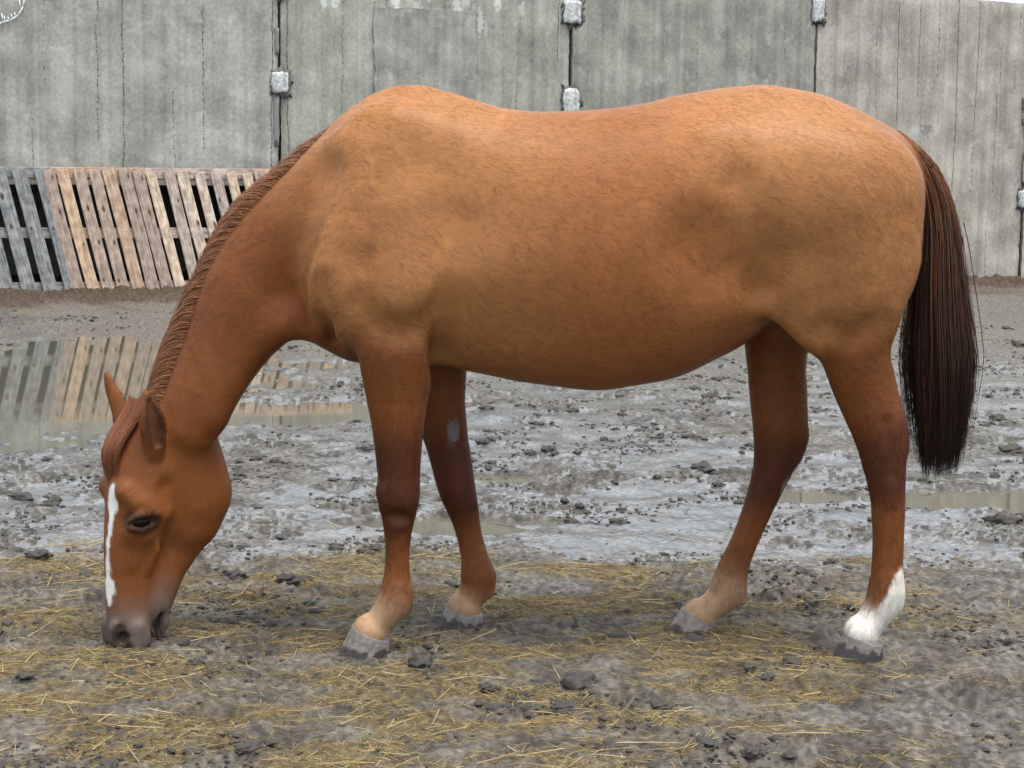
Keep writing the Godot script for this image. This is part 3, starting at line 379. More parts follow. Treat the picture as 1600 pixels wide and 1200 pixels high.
# puddles: centre x, z, half sizes, turn
const PUDDLES := [
	[-2.75, -10.85, 1.42, 2.75, 0.16],
	[-1.10, -9.55, 0.62, 0.50, 0.0],
	[-1.15, -11.65, 0.55, 0.24, 0.0],
	[-0.22, -6.66, 0.27, 0.17, 0.0],
	[-0.50, -6.62, 0.17, 0.09, 0.0],
	[0.10, -6.75, 0.12, 0.06, 0.0],
	[1.98, -7.30, 0.62, 0.24, 0.05],
	[1.22, -7.32, 0.26, 0.16, 0.0],
	[1.10, -7.75, 0.20, 0.10, 0.0],
	[1.42, -12.9, 0.25, 0.55, 0.0],
	[-0.02, -7.65, 0.15, 0.09, 0.0],
]
const WATER := -0.020

func noise(seed_: int, freq: float, kind := FastNoiseLite.TYPE_SIMPLEX_SMOOTH, oct := 3) -> FastNoiseLite:
	var n := FastNoiseLite.new()
	n.seed = seed_; n.frequency = freq; n.noise_type = kind
	n.fractal_type = FastNoiseLite.FRACTAL_FBM if oct > 1 else FastNoiseLite.FRACTAL_NONE
	n.fractal_octaves = oct
	return n

func srgb(r: float, g: float, b: float) -> Color:
	return Color(r, g, b).linear_to_srgb()

func mat(c: Color, rough: float, spec := 0.5) -> StandardMaterial3D:
	var m := StandardMaterial3D.new()
	m.albedo_color = c.linear_to_srgb(); m.roughness = rough; m.metallic_specular = spec
	return m

func tag(o: Node, label: String, category := "", group := "", kind := "") -> void:
	if label: o.set_meta("label", label)
	if category: o.set_meta("category", category)
	if group: o.set_meta("group", group)
	if kind: o.set_meta("kind", kind)

func inst(called: String, mesh: Mesh, m: Material, parent: Node) -> MeshInstance3D:
	var o := MeshInstance3D.new()
	o.name = called; o.mesh = mesh
	if m: o.material_override = m
	parent.add_child(o, true)
	return o

func arrays(v: PackedVector3Array, nm: PackedVector3Array, idx: PackedInt32Array, col := PackedColorArray(), uv := PackedVector2Array()) -> Array:
	var a := []
	a.resize(Mesh.ARRAY_MAX)
	a[Mesh.ARRAY_VERTEX] = v
	if nm.size(): a[Mesh.ARRAY_NORMAL] = nm
	if col.size(): a[Mesh.ARRAY_COLOR] = col
	if uv.size(): a[Mesh.ARRAY_TEX_UV] = uv
	a[Mesh.ARRAY_INDEX] = idx
	return a

func _ready() -> void:
	rng.seed = 7
	wall_dir = (WALL_TO - WALL_FROM).normalized()
	wall_out = Vector3(wall_dir.z, 0, -wall_dir.x)
	if wall_out.z < 0: wall_out = -wall_out
	# --- camera
	var cam := Camera3D.new()
	cam.name = "camera"
	cam.fov = rad_to_deg(2.0 * atan(600.0 / 2800.0))
	cam.near = 0.05; cam.far = 900
	add_child(cam)
	cam.position = Vector3(0, 1.405, 0)
	cam.basis = Basis(Vector3.RIGHT, -atan(367.0 / 2800.0)) * Basis(Vector3.BACK, deg_to_rad(0.7))
	cam.current = true
	# --- overcast sky
	var env := Environment.new()
	env.background_mode = Environment.BG_SKY
	var sm := ProceduralSkyMaterial.new()
	sm.sky_top_color = Color(0.955, 0.98, 1.0)
	sm.sky_horizon_color = Color(0.78, 0.83, 0.89)
	sm.sky_curve = 0.35
	sm.ground_bottom_color = Color(0.25, 0.24, 0.22)
	sm.ground_horizon_color = Color(0.5, 0.5, 0.49)
	sm.sun_angle_max = 1.0
	var sky := Sky.new()
	sky.sky_material = sm
	env.sky = sky
	env.background_energy_multiplier = 0.62
	env.tonemap_mode = Environment.TONE_MAPPER_LINEAR
	env.tonemap_exposure = 3.2
	env.ambient_light_source = Environment.AMBIENT_SOURCE_SKY
	env.sdfgi_enabled = true; env.ssao_enabled = true; env.ssil_enabled = true
	var we := WorldEnvironment.new()
	we.name = "environment"; we.environment = env
	add_child(we)
	var sun := DirectionalLight3D.new()
	sun.name = "sun"
	sun.light_energy = 0.5; sun.light_angular_distance = 25.0
	sun.light_color = Color(1.0, 0.97, 0.92)
	sun.shadow_enabled = true
	add_child(sun)
	sun.look_at_from_position(Vector3(1.6, 7.5, 1.6), Vector3.ZERO)
	# --- setting
	n_low = noise(11, 0.30); n_mid = noise(12, 2.6); n_fine = noise(13, 11.0); n_tiny = noise(14, 38.0, FastNoiseLite.TYPE_SIMPLEX_SMOOTH, 2)
	n_pit = noise(17, 2.3, FastNoiseLite.TYPE_CELLULAR, 1)
	n_pit.cellular_return_type = FastNoiseLite.RETURN_DISTANCE; n_pit.cellular_jitter = 1.0
	n_patch = noise(15, 0.9, FastNoiseLite.TYPE_SIMPLEX_SMOOTH, 4); n_col = noise(16, 1.4, FastNoiseLite.TYPE_SIMPLEX_SMOOTH, 4)
	var t0 := Time.get_ticks_msec()
	build_ground()
	print("ground ", Time.get_ticks_msec() - t0)
	build_puddles()
	build_wall()
	print("wall ", Time.get_ticks_msec() - t0)
	build_pallets()
	build_horse()
	print("horse ", Time.get_ticks_msec() - t0)
	build_straw()
	build_clods()
	print("all ", Time.get_ticks_msec() - t0)

# ------------------------------------------------------------------ ground
func basin(x: float, z: float) -> float:
	var best := 0.0
	for p in PUDDLES:
		var dx: float = x - p[0]
		var dz: float = z - p[1]
		if absf(dx) > p[2] * 1.7 + 0.3 or absf(dz) > p[3] * 1.7 + 0.3: continue
		var c := cos(p[4]); var s := sin(p[4])
		var e := sqrt(pow((dx * c - dz * s) / p[2], 2) + pow((dx * s + dz * c) / p[3], 2))
		var rim := n_mid.get_noise_2d(x * 0.9 + 31, z * 0.5) * 0.45 + n_fine.get_noise_2d(x * 0.8, z * 0.45 + 9) * 0.22
		best = maxf(best, 1.0 - smoothstep(0.55, 1.25, e + rim * 0.8))
	return best

func wall_gap(x: float, z: float) -> float:
	return (Vector3(x, 0, z) - WALL_FROM).dot(wall_out)

func ground_y(x: float, z: float, fine := true) -> float:
	var d := -z
	var h := n_low.get_noise_2d(x, z) * 0.016
	var m := n_mid.get_noise_2d(x, z)
	h += m * 0.010 + n_mid.get_noise_2d(x * 0.45 + 80, z * 0.8) * 0.012
	if fine:
		var rough := 0.3 + 0.9 * smoothstep(0.0, 0.4, n_patch.get_noise_2d(x * 1.3 + 50, z * 1.3)) + 0.75 * (1.0 - smoothstep(5.6, 6.6, -z)) + 0.3 * smoothstep(11.0, 15.0, -z)
		# hoof pits trodden into the mud
		var wob := n_fine.get_noise_2d(x, z) * 0.10
		var pit := n_pit.get_noise_2d(x, z) + wob
		h += (0.010 * smoothstep(-0.62, -0.76, pit) - 0.034 * smoothstep(-0.74, -0.93, pit)) * smoothstep(-0.15, 0.15, n_patch.get_noise_2d(x * 0.7 + 21, z * 0.7))
		h += n_fine.get_noise_2d(x * 0.7, z) * 0.012 * rough + n_tiny.get_noise_2d(x * 0.8, z) * 0.0065 * rough
	var b := basin(x, z)
	h += 0.004
	h = h * (1.0 - 0.8 * b) - 0.040 * b
	var g := wall_gap(x, z)
	if g < 2.2:
		h += smoothstep(2.2, 0.1, g) * (0.05 + 0.05 * n_mid.get_noise_2d(x * 0.8, z * 0.8 + 5) + 0.05 * n_fine.get_noise_2d(x * 0.8, z * 0.8))
	return h

func straw_amount(x: float, z: float) -> float:
	var d := -z
	var s := 1.0 - smoothstep(5.55, 6.15, d + n_patch.get_noise_2d(x, z * 2.0) * 0.9)
	var right := smoothstep(0.15, 1.35, x + (d - 4.6) * -0.35 + n_patch.get_noise_2d(x * 1.2 + 9, z * 1.6) * 1.1)
	if d < 5.0: s *= 1.0 - 0.85 * right
	else: s *= 1.0 - 0.7 * smoothstep(0.9, 1.5, x)
	s *= 0.22 + 0.95 * smoothstep(-0.25, 0.28, n_patch.get_noise_2d(x * 1.8 + 70, z * 3.4))
	var heap := Vector2((x - 0.62) / 0.42, (z + 4.86) / 0.22).length()
	s = maxf(s, 1.2 * (1.0 - smoothstep(0.5, 1.25, heap + n_mid.get_noise_2d(x, z) * 0.5)))
	return clampf(s, 0, 1.2)

func ground_color(x: float, z: float) -> Color:
	var d := -z
	var a := n_patch.get_noise_2d(x, z)
	var b := n_col.get_noise_2d(x * 3.0, z * 3.0)
	var f := n_fine.get_noise_2d(x * 1.7 + 4, z * 1.7)
	var mud := Color(0.085, 0.077, 0.072).lerp(Color(0.235, 0.225, 0.215), clampf(0.5 + b * 0.9 + f * 0.5, 0, 1))
	mud = mud.lerp(Color(0.22, 0.20, 0.17), smoothstep(8.5, 13.0, d + a * 2.5) * 0.75)
	if d < 7.0:
		var hay := Color(0.24, 0.185, 0.09).lerp(Color(0.13, 0.10, 0.055), clampf(0.5 + f * 1.3, 0, 1))
		mud = mud.lerp(hay, clampf(straw_amount(x, z), 0, 1) * 0.9 * smoothstep(-0.45, 0.05, f + b * 0.6))
	var g := wall_gap(x, z)
	if g < 3.0:
		var soil := Color(0.085, 0.058, 0.040).lerp(Color(0.14, 0.105, 0.075), clampf(0.5 + f * 1.4, 0, 1))
		mud = mud.lerp(soil, smoothstep(2.1, 1.0, g + a * 0.9))
	return mud

func build_ground() -> void:
	var zs := PackedFloat32Array()
	for e in [260.0, 120.0, 50.0, 20.0, 8.0, 2.0, -1.0, -2.5]: zs.append(e)
	var d := 3.3
	while d < 23.0:
		zs.append(-d)
		d += maxf(0.009, d * d / 2150.0)
	for e in [24.0, 27.0, 35.0, 60.0, 140.0, 400.0]: zs.append(-e)
	var cols := 620
	var us := PackedFloat32Array([-60.0, -14.0, -4.0, -2.0, -1.4])
	for i in cols + 1: us.append(lerpf(-1.08, 1.08, float(i) / cols))
	us.append_array([1.4, 2.0, 4.0, 14.0, 60.0])
	var nx := us.size(); var nz := zs.size()
	var v := PackedVector3Array(); v.resize(nx * nz)
	var col := PackedColorArray(); col.resize(nx * nz)
	var uv := PackedVector2Array(); uv.resize(nx * nz)
	var wet := PackedFloat32Array(); wet.resize(nx * nz)
	for j in nz:
		var z := zs[j]
		var half := maxf(-z, 3.0) * 0.2857 + 0.35
		for i in nx:
			var x := us[i] * half
			var k := j * nx + i
			var inside: bool = absf(us[i]) < 1.5 and z < -2.4 and z > -24
			v[k] = Vector3(x, ground_y(x, z) if inside else 0.0, z)
			col[k] = ground_color(x, z) if inside else Color(0.11, 0.10, 0.09)
			uv[k] = Vector2(x, z)
			if inside:
				var w := n_patch.get_noise_2d(x * 0.8 + 200, z * 0.45) * 0.9 + n_fine.get_noise_2d(x * 0.7, z * 0.5 + 40) * 0.45
				w += 0.80 * smoothstep(5.5, 6.5, -z) - 0.36 - 0.9 * smoothstep(2.6, 1.2, wall_gap(x, z)) - 0.30 * smoothstep(10.5, 15.0, -z) - 0.12 - 5.0 * (v[k].y - 0.002)
				wet[k] = w if z < -5.75 else -1.0
	var nm := PackedVector3Array(); nm.resize(nx * nz)
	for j in nz:
		for i in nx:
			var l := v[j * nx + maxi(i - 1, 0)]; var r := v[j * nx + mini(i + 1, nx - 1)]
			var n := v[maxi(j - 1, 0) * nx + i]; var f := v[mini(j + 1, nz - 1) * nx + i]
			var c := (r - l).cross(f - n)
			nm[j * nx + i] = c.normalized() if c.y > 0 else -c.normalized()
	var wi := PackedInt32Array(); var di := PackedInt32Array()
	for j in nz - 1:
		for i in nx - 1:
			var a := j * nx + i
			if wet[a] + wet[a + nx + 1] > 0.0 and minf(minf(nm[a].y, nm[a + 1].y), minf(nm[a + nx].y, nm[a + nx + 1].y)) > 0.93:
				wi.append_array([a, a + nx, a + 1, a + 1, a + nx, a + nx + 1])
			else:
				di.append_array([a, a + nx, a + 1, a + 1, a + nx, a + nx + 1])
	var am := ArrayMesh.new()
	am.add_surface_from_arrays(Mesh.PRIMITIVE_TRIANGLES, arrays(v, nm, di, col, uv))
	am.add_surface_from_arrays(Mesh.PRIMITIVE_TRIANGLES, arrays(v, nm, wi, col, uv))
	var grit := noise_tex(512, 51, 0.06, 0.62, 1.28)
	var dry := StandardMaterial3D.new()
	dry.vertex_color_use_as_albedo = true; dry.albedo_texture = grit; dry.uv1_scale = Vector3(0.9, 0.9, 1)
	dry.roughness = 0.82; dry.metallic_specular = 0.35
	var shiny := StandardMaterial3D.new()
	shiny.vertex_color_use_as_albedo = true; shiny.albedo_texture = grit; shiny.uv1_scale = Vector3(0.9, 0.9, 1)
	shiny.albedo_color = Color(0.96, 0.97, 1.0)
	shiny.roughness = 0.25; shiny.metallic_specular = 0.9
	var gn := noise(52, 0.09, FastNoiseLite.TYPE_SIMPLEX_SMOOTH, 4).get_seamless_image(512, 512)
	gn.bump_map_to_normal_map(6.0)
	var gt := ImageTexture.create_from_image(gn)
	for q in [dry, shiny]:
		q.normal_enabled = true; q.normal_texture = gt; q.normal_scale = 0.12
	am.surface_set_material(0, dry)
	am.surface_set_material(1, shiny)
	var o := inst("ground", am, null, self)
	tag(o, "wet churned grey mud with hay trodden into it in front", "ground", "", "structure")

func noise_tex(size: int, seed_: int, freq: float, lo: float, hi: float) -> ImageTexture:
	var n := noise(seed_, freq, FastNoiseLite.TYPE_SIMPLEX_SMOOTH, 4)
	var im := n.get_seamless_image(size, size)
	var data := im.get_data()
	for i in data.size():
		data[i] = clampi(int(255.0 * clampf((lo + (hi - lo) * data[i] / 255.0) / 1.3, 0, 1)), 0, 255)
	return ImageTexture.create_from_image(Image.create_from_data(size, size, false, Image.FORMAT_L8, data))

func build_puddles() -> void:
	var m := StandardMaterial3D.new()
	m.albedo_color = srgb(0.085, 0.082, 0.062)
	m.roughness = 0.03; m.metallic_specular = 0.75
	var rn := noise(71, 0.05, FastNoiseLite.TYPE_SIMPLEX_SMOOTH, 2)
	var im := rn.get_seamless_image(256, 256)
	im.bump_map_to_normal_map(0.35)
	m.normal_enabled = true; m.normal_texture = ImageTexture.create_from_image(im); m.normal_scale = 0.012
	m.uv1_scale = Vector3(1.1, 0.55, 1)
	var names := ["broad puddle on the left mirroring the wooden pallets", "arm of the broad puddle under the horse's throat", "narrow strip of water beyond the throat", "puddle between the two front legs", "thin puddle left of the near front leg", "small puddle right of the far front leg", "long puddle at the right edge behind the tail", "puddle between the two hind legs", "sliver of water beside the far hock", "distant puddle seen between belly and thigh", "small puddle beside the far knee"]
	for i in PUDDLES.size():
		var p: Array = PUDDLES[i]
		var st := SurfaceTool.new()
		st.begin(Mesh.PRIMITIVE_TRIANGLES)
		var ring := 40
		var pts := []
		for k in ring:
			var a := TAU * k / ring
			var q := Vector2(cos(a) * p[2] * 1.35, sin(a) * p[3] * 1.35).rotated(-p[4])
			pts.append(Vector3(q.x, 0, q.y))
		for k in ring:
			for w in [Vector3.ZERO, pts[k], pts[(k + 1) % ring]]:
				st.set_normal(Vector3.UP); st.set_uv(Vector2(w.x + p[0], w.z + p[1])); st.add_vertex(w)
		st.generate_tangents()
		var o := inst("puddle", st.commit(), m, self)
		o.position = Vector3(p[0], WATER + 0.0006 * i, p[1])
		tag(o, names[i], "puddle", "puddles in the mud", "structure")

# ------------------------------------------------------------------ wall
func concrete(seed_: int, tint: Color, lines: Array, blots: Array) -> ImageTexture:
	var W := 512; var H := 512
	var a := noise(seed_, 0.011, FastNoiseLite.TYPE_SIMPLEX_SMOOTH, 4).get_image(W, H).get_data()
	var b := noise(seed_ + 1, 0.13, FastNoiseLite.TYPE_SIMPLEX_SMOOTH, 3).get_image(W, H).get_data()
	var si := noise(seed_ + 2, 0.045, FastNoiseLite.TYPE_SIMPLEX_SMOOTH, 3).get_image(W, 10)
	si.resize(W, H, Image.INTERPOLATE_CUBIC)
	var s := si.get_data()
	var e := noise(seed_ + 3, 0.035, FastNoiseLite.TYPE_SIMPLEX_SMOOTH, 3).get_image(W, H).get_data()
	var out := PackedByteArray(); out.resize(W * H * 3)
	for y in H:
		var band := 0.5 + 0.5 * cos(y * TAU / 74.0)
		for x in W:
			var i := y * W + x
			var col_ := absf(fposmod(x + seed_ * 7, 52.0) / 52.0 - 0.5) * 2.0      # form boards
			var l := 0.88 + 0.26 * (a[i] / 255.0 - 0.5) + 0.16 * (b[i] / 255.0 - 0.5) + 0.13 * (s[i] / 255.0 - 0.5)
			l -= 0.045 * smoothstep(0.80, 1.0, col_)
			var pale := smoothstep(0.52, 0.80, e[i] / 255.0 * (0.72 + 0.28 * band) * (1.1 - 0.25 * col_))
			var c := tint * l
			c = c.lerp(Color(0.68, 0.70, 0.67), pale * 0.35)
			out[i * 3] = clampi(int(c.r * 255), 0, 255); out[i * 3 + 1] = clampi(int(c.g * 255), 0, 255); out[i * 3 + 2] = clampi(int(c.b * 255), 0, 255)
	var im := Image.create_from_data(W, H, false, Image.FORMAT_RGB8, out)
	var r := RandomNumberGenerator.new(); r.seed = seed_
	for ln in lines:      # dark runs of rust and damp out of hairline cracks: x, from, to (0..1 from the top), strength
		var x: float = ln[0] * W
		var y := int(ln[1] * H)
		while y < int(ln[2] * H):
			x += r.randf_range(-0.35, 0.35)
			if r.randf() < ln[3]:
				var px := clampi(int(x), 0, W - 2)
				var old := im.get_pixel(px, y)
				im.set_pixel(px, y, old.lerp(Color(0.10, 0.09, 0.08), r.randf_range(0.45, 0.95)))
				if r.randf() < 0.45:
					im.set_pixel(px + 1, y, im.get_pixel(px + 1, y).lerp(Color(0.16, 0.14, 0.12), 0.6))
			y += 1
	for bl in blots:      # lime and damp: x, y, half width, half height, colour, strength
		var bx := int(bl[0] * W); var by := int(bl[1] * H)
		for y in range(maxi(0, by - bl[3]), mini(H, by + bl[3])):
			for x in range(maxi(0, bx - bl[2]), mini(W, bx + bl[2])):
				var q := Vector2(float(x - bx) / bl[2], float(y - by) / bl[3]).length() + (b[y * W + x] / 255.0 - 0.5) * 1.1
				if q < 0.8:
					im.set_pixel(x, y, im.get_pixel(x, y).lerp(bl[4], bl[5] * smoothstep(0.8, 0.45, q)))
	for k in 150:         # pits
		im.set_pixel(r.randi_range(2, W - 3), r.randi_range(2, H - 3), Color(0.2, 0.19, 0.17))
	return ImageTexture.create_from_image(im)

func panel_mesh(w: float, h0: float, h1: float, seed_: int, y0 := -0.3) -> ArrayMesh:
	# a cast slab 0.16 m thick standing on y = -0.3, worn along its upright edges
	var n := noise(seed_, 2.2); var nf := noise(seed_ + 9, 17.0)
	var NX := 48; var NY := 64
	var v := PackedVector3Array(); var uv := PackedVector2Array(); var idx := PackedInt32Array()
	for j in NY + 1:
		for i in NX + 1:
			var a := float(i) / NX; var b := float(j) / NY
			var top := lerpf(h0, h1, a)
			var y := lerpf(y0, top, b)
			var x := a * w
			if i == 0: x += 0.010 * absf(nf.get_noise_1d(y * 2.0)) + 0.004
			if i == NX: x -= 0.010 * absf(nf.get_noise_1d(y * 2.0 + 40)) + 0.004
			var z := n.get_noise_2d(x, y) * 0.006 + nf.get_noise_2d(x, y) * 0.002
			var edge := minf(minf(x, w - x), top - y)
			z -= smoothstep(0.05, 0.0, edge) * (0.010 + 0.03 * maxf(0.0, nf.get_noise_2d(x + 7, y * 0.8)))
			if j == NY: y += nf.get_noise_1d(x * 1.4) * 0.008
			v.append(Vector3(x, y, z)); uv.append(Vector2(a, clampf(1.0 - (y + 0.3) / (top + 0.3), 0, 1)))
	for j in NY:
		for i in NX:
			var k := j * (NX + 1) + i
			idx.append_array([k, k + NX + 1, k + 1, k + 1, k + NX + 1, k + NX + 2])
	# back, top and sides
	var f := [Vector3(0.004, y0, -0.012), Vector3(w - 0.004, y0, -0.012), Vector3(w - 0.004, h1 - 0.004, -0.012), Vector3(0.004, h0 - 0.004, -0.012)]
	var g := []
	for p in f: g.append(p + Vector3(0, 0, -0.15))
	for q in [[f[3], g[3], g[2], f[2]], [f[0], g[0], g[3], f[3]], [f[2], g[2], g[1], f[1]], [g[0], g[1], g[2], g[3]], [f[1], g[1], g[0], f[0]]]:
		for t in [0, 1, 2, 0, 2, 3]:
			idx.append(v.size())
			v.append(q[t]); uv.append(Vector2(q[t].x / w, clampf(1.0 - q[t].y / 3.4, 0, 1)))
	var st := SurfaceTool.new()
	st.create_from_arrays(arrays(v, PackedVector3Array(), idx, PackedColorArray(), uv))
	st.generate_normals()
	return st.commit()

func lump(w: float, h: float, d: float, seed_: int, wob := 0.12) -> ArrayMesh:
	# a hand-thrown block: rounded box with an uneven face
	var n := noise(seed_, 9.0)
	var st := SurfaceTool.new()
	st.begin(Mesh.PRIMITIVE_TRIANGLES)
	var N := 8
	for face in 5:
		for j in N:
			for i in N:
				var quad := []
				for o in [[0, 0], [0, 1], [1, 1], [1, 0]]:
					var a := (float(i + o[0]) / N) * 2 - 1; var b := (float(j + o[1]) / N) * 2 - 1
					var p: Vector3
					match face:
						0: p = Vector3(a, b, 1)
						1: p = Vector3(1, b, -a)
						2: p = Vector3(-1, b, a)
						3: p = Vector3(a, 1, -b)
						_: p = Vector3(a, -1, b)
					var ball := p.normalized() * 1.25
					p = p.lerp(ball, 0.30)
					p *= 1.0 + wob * n.get_noise_3d(p.x * 0.16 + seed_, p.y * 0.16, p.z * 0.16) * 2.0
					quad.append(Vector3(p.x * w * 0.5, p.y * h * 0.5, p.z * d))
				for t in [0, 1, 2, 0, 2, 3]: st.add_vertex(quad[t])
	st.index(); st.generate_normals()
	return st.commit()

func wall_at(s: float, y: float, out := 0.0) -> Vector3:
	return WALL_FROM + wall_dir * s + wall_out * out + Vector3(0, y, 0)

func build_wall() -> void:
	var total := WALL_FROM.distance_to(WALL_TO)
	var root := Node3D.new()
	root.name = "concrete_wall"
	add_child(root)
	root.position = WALL_FROM
	root.rotation.y = atan2(-wall_dir.z, wall_dir.x)
	tag(root, "tall grey wall of stained precast concrete panels behind the horse", "wall")
	var cuts := [-9.2, -6.2, -3.2, 0.0, 0.3564 * total, 0.6859 * total, total, total + 3.0, total + 6.0]
	var grey := Color(0.645, 0.645, 0.62)
	var white := Color(0.80, 0.82, 0.80)
	var damp := Color(0.40, 0.42, 0.42)
	var lines := [[], [], [], [], [], [], [], []]
	var blots := [[], [], [], [], [], [], [], []]
	var r := RandomNumberGenerator.new(); r.seed = 5
	lines[2] = [[0.265, 0.42, 0.66, 0.4], [0.31, 0.0, 0.35, 0.25], [0.46, 0.1, 0.5, 0.55], [0.53, 0.0, 0.62, 0.7], [0.68, 0.35, 0.75, 0.5], [0.77, 0.12, 0.52, 0.6], [0.985, 0.0, 0.9, 0.85]]
	blots[2] = [[0.32, 0.05, 8, 16, damp, 0.6], [0.40, 0.03, 10, 18, damp, 0.6], [0.60, 0.30, 30, 24, white, 0.15], [0.35, 0.38, 40, 30, white, 0.12]]
	for k in 5: lines[3].append([r.randf_range(0.05, 0.95), r.randf_range(0.0, 0.1), r.randf_range(0.15, 0.45), r.randf_range(0.25, 0.6)])
	lines[3].append_array([[0.02, 0.0, 0.8, 0.8], [0.955, 0.0, 0.25, 0.8], [0.31, 0.0, 0.16, 0.6]])
	for k in 16: blots[3].append([r.randf_range(0.03, 0.92), r.randf_range(0.06, 0.16), r.randi_range(5, 13), r.randi_range(10, 32), white, r.randf_range(0.3, 0.75)])
	for k in 3: lines[4].append([r.randf_range(0.1, 0.9), 0.05, r.randf_range(0.2, 0.4), 0.15])
	for k in 10: blots[4].append([0.1 + k * 0.085, r.randf_range(0.2, 0.3), 10, 15, white, 0.16])
	lines[5] = [[0.27, 0.1, 0.45, 0.55], [0.37, 0.03, 0.47, 0.9], [0.47, 0.02, 0.32, 0.75], [0.56, 0.0, 0.25, 0.55], [0.65, 0.0, 0.62, 0.9], [0.75, 0.0, 0.42, 0.8], [0.74, 0.42, 0.62, 0.3], [0.86, 0.15, 0.26, 0.6], [0.85, 0.30, 0.62, 0.8], [0.93, 0.18, 0.28, 0.7], [0.95, 0.02, 0.10, 0.5], [1.0 - 0.17, 0.72, 0.97, 0.5], [0.98, 0.1, 0.3, 0.4]]
	blots[5] = [[0.52, 0.42, 22, 14, damp, 0.6], [0.15, 0.24, 9, 7, damp, 0.5], [0.93, 0.47, 12, 6, damp, 0.4], [0.28, 0.14, 26, 20, damp, 0.3]]
	for k in 9: blots[5].append([0.2 + r.randf() * 0.75, r.randf_range(0.45, 0.75), 8, 13, white, 0.25])
	for k in 8:
		var w: float = cuts[k + 1] - cuts[k] - 0.02
		var h0 := 3.16; var h1 := 3.16
		if k == 5: h0 = 3.16; h1 = 3.075
		if k == 6: h0 = 3.06; h1 = 3.05
		if not lines[k]:
			for q in 5: lines[k].append([r.randf(), 0.0, r.randf_range(0.2, 0.8), 0.5])
		var m := StandardMaterial3D.new()
		m.albedo_texture = concrete(100 + k * 10, grey * Color([1.0, 1.0, 1.0, 0.97, 0.93, 1.03, 1.06, 1.0][k], [1, 1, 1, 0.97, 0.92, 1.0, 1.02, 1][k], [1, 1, 1, 0.95, 0.91, 0.99, 0.96, 1][k]), lines[k], blots[k])
		m.roughness = 0.88; m.metallic_specular = 0.3
		var o := inst("panel", panel_mesh(w, h0, h1, 300 + k, 1.02 if k == 1 or k == 2 else -0.3), m, root)
		o.position = Vector3(cuts[k] + 0.01, 0, [0.0, 0.0, 0.0, -0.012, 0.004, -0.008, 0.006, 0.0][k])
	# the low bay under the two left panels that the pallets close off
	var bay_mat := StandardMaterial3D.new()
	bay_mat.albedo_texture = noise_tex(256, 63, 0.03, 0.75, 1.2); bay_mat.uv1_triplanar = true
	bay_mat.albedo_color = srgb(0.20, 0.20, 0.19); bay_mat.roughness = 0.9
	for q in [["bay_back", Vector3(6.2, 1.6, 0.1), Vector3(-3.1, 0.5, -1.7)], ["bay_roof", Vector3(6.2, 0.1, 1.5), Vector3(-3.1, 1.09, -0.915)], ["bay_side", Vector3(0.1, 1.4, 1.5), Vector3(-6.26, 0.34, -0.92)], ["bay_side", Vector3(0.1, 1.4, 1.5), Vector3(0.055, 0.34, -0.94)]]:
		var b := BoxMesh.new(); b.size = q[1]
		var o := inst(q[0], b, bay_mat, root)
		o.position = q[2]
	# dark packing deep in the joints
	var gap := mat(Color(0.05, 0.048, 0.045), 0.95)
	for k in range(1, 8):
		var low := 1.15 if k == 2 else -0.25
		var b := BoxMesh.new(); b.size = Vector3(0.10, 2.95 - low, 0.05)
		var o := inst("joint_packing", b, gap, root)
		o.position = Vector3(cuts[k], (2.95 + low) * 0.5, -0.20)
	# weld plates plastered over with white mortar, in broken-out pockets
	var mortar := StandardMaterial3D.new()
	mortar.albedo_texture = noise_tex(128, 61, 0.05, 0.8, 1.3)
	mortar.albedo_color = srgb(0.66, 0.68, 0.69); mortar.roughness = 0.9; mortar.uv1_triplanar = true
	mortar.uv1_scale = Vector3(3, 3, 3)
	var burnt := mat(Color(0.10, 0.095, 0.09), 0.9)
	var spots := [[0.0, 2.02, 0.19, 0.21], [cuts[4], 2.80, 0.22, 0.24], [cuts[4], 1.90, 0.20, 0.27], [cuts[5], 2.92, 0.16, 0.26], [cuts[6], 2.90, 0.15, 0.26], [cuts[6], 1.88, 0.15, 0.24], [cuts[6], 0.92, 0.17, 0.20], [cuts[6], 1.25, 0.07, 0.3], [0.0, 2.95, 0.16, 0.2]]
	for i in spots.size():
		var s: Array = spots[i]
		var rim := inst("broken_pocket", lump(s[2] * 0.84, s[3] * 0.95, 0.010, 900 + i, 0.5), burnt, root)
		rim.position = Vector3(s[0] + 0.01, s[1], 0.002)
		var o := inst("mortar_patch", lump(s[2] * 0.80, s[3] * 0.88, 0.02, 950 + i, 0.16), mortar, root)
		o.position = Vector3(s[0], s[1], 0.008)
	# smears of darker mortar along the left joint
	var smear := mat(Color(0.17, 0.18, 0.18), 0.9)
	for q in [[-0.035, 1.65, 0.05, 0.42], [-0.025, 2.42, 0.035, 0.22]]:
		var o := inst("mortar_smear", lump(q[2], q[3], 0.006, 980, 0.25), smear, root)
		o.position = Vector3(q[0], q[1], 0.003)
	# flush repair slabs
	for q in [[cuts[3] + 1.47, 2.30, 1.05, 0.95, 41]]:
		var m := StandardMaterial3D.new()
		m.albedo_texture = concrete(500 + q[4], Color(0.60, 0.60, 0.57), [], [])
		m.roughness = 0.9
		var o := inst("repair_patch", slab(q[2], q[3], 0.012, q[4]), m, root)
		o.position = Vector3(q[0], q[1], 0.0)
	# white brush mark: a drooping line with short upright strokes
	var st := SurfaceTool.new()
	st.begin(Mesh.PRIMITIVE_TRIANGLES)
	var path := [Vector2(0, 0), Vector2(0.06, 0.04), Vector2(0.14, 0.065), Vector2(0.21, 0.11), Vector2(0.255, 0.19), Vector2(0.275, 0.28), Vector2(0.30, 0.36), Vector2(0.31, 0.48)]
	for i in path.size() - 1: stroke(st, path[i], path[i + 1], 0.013)
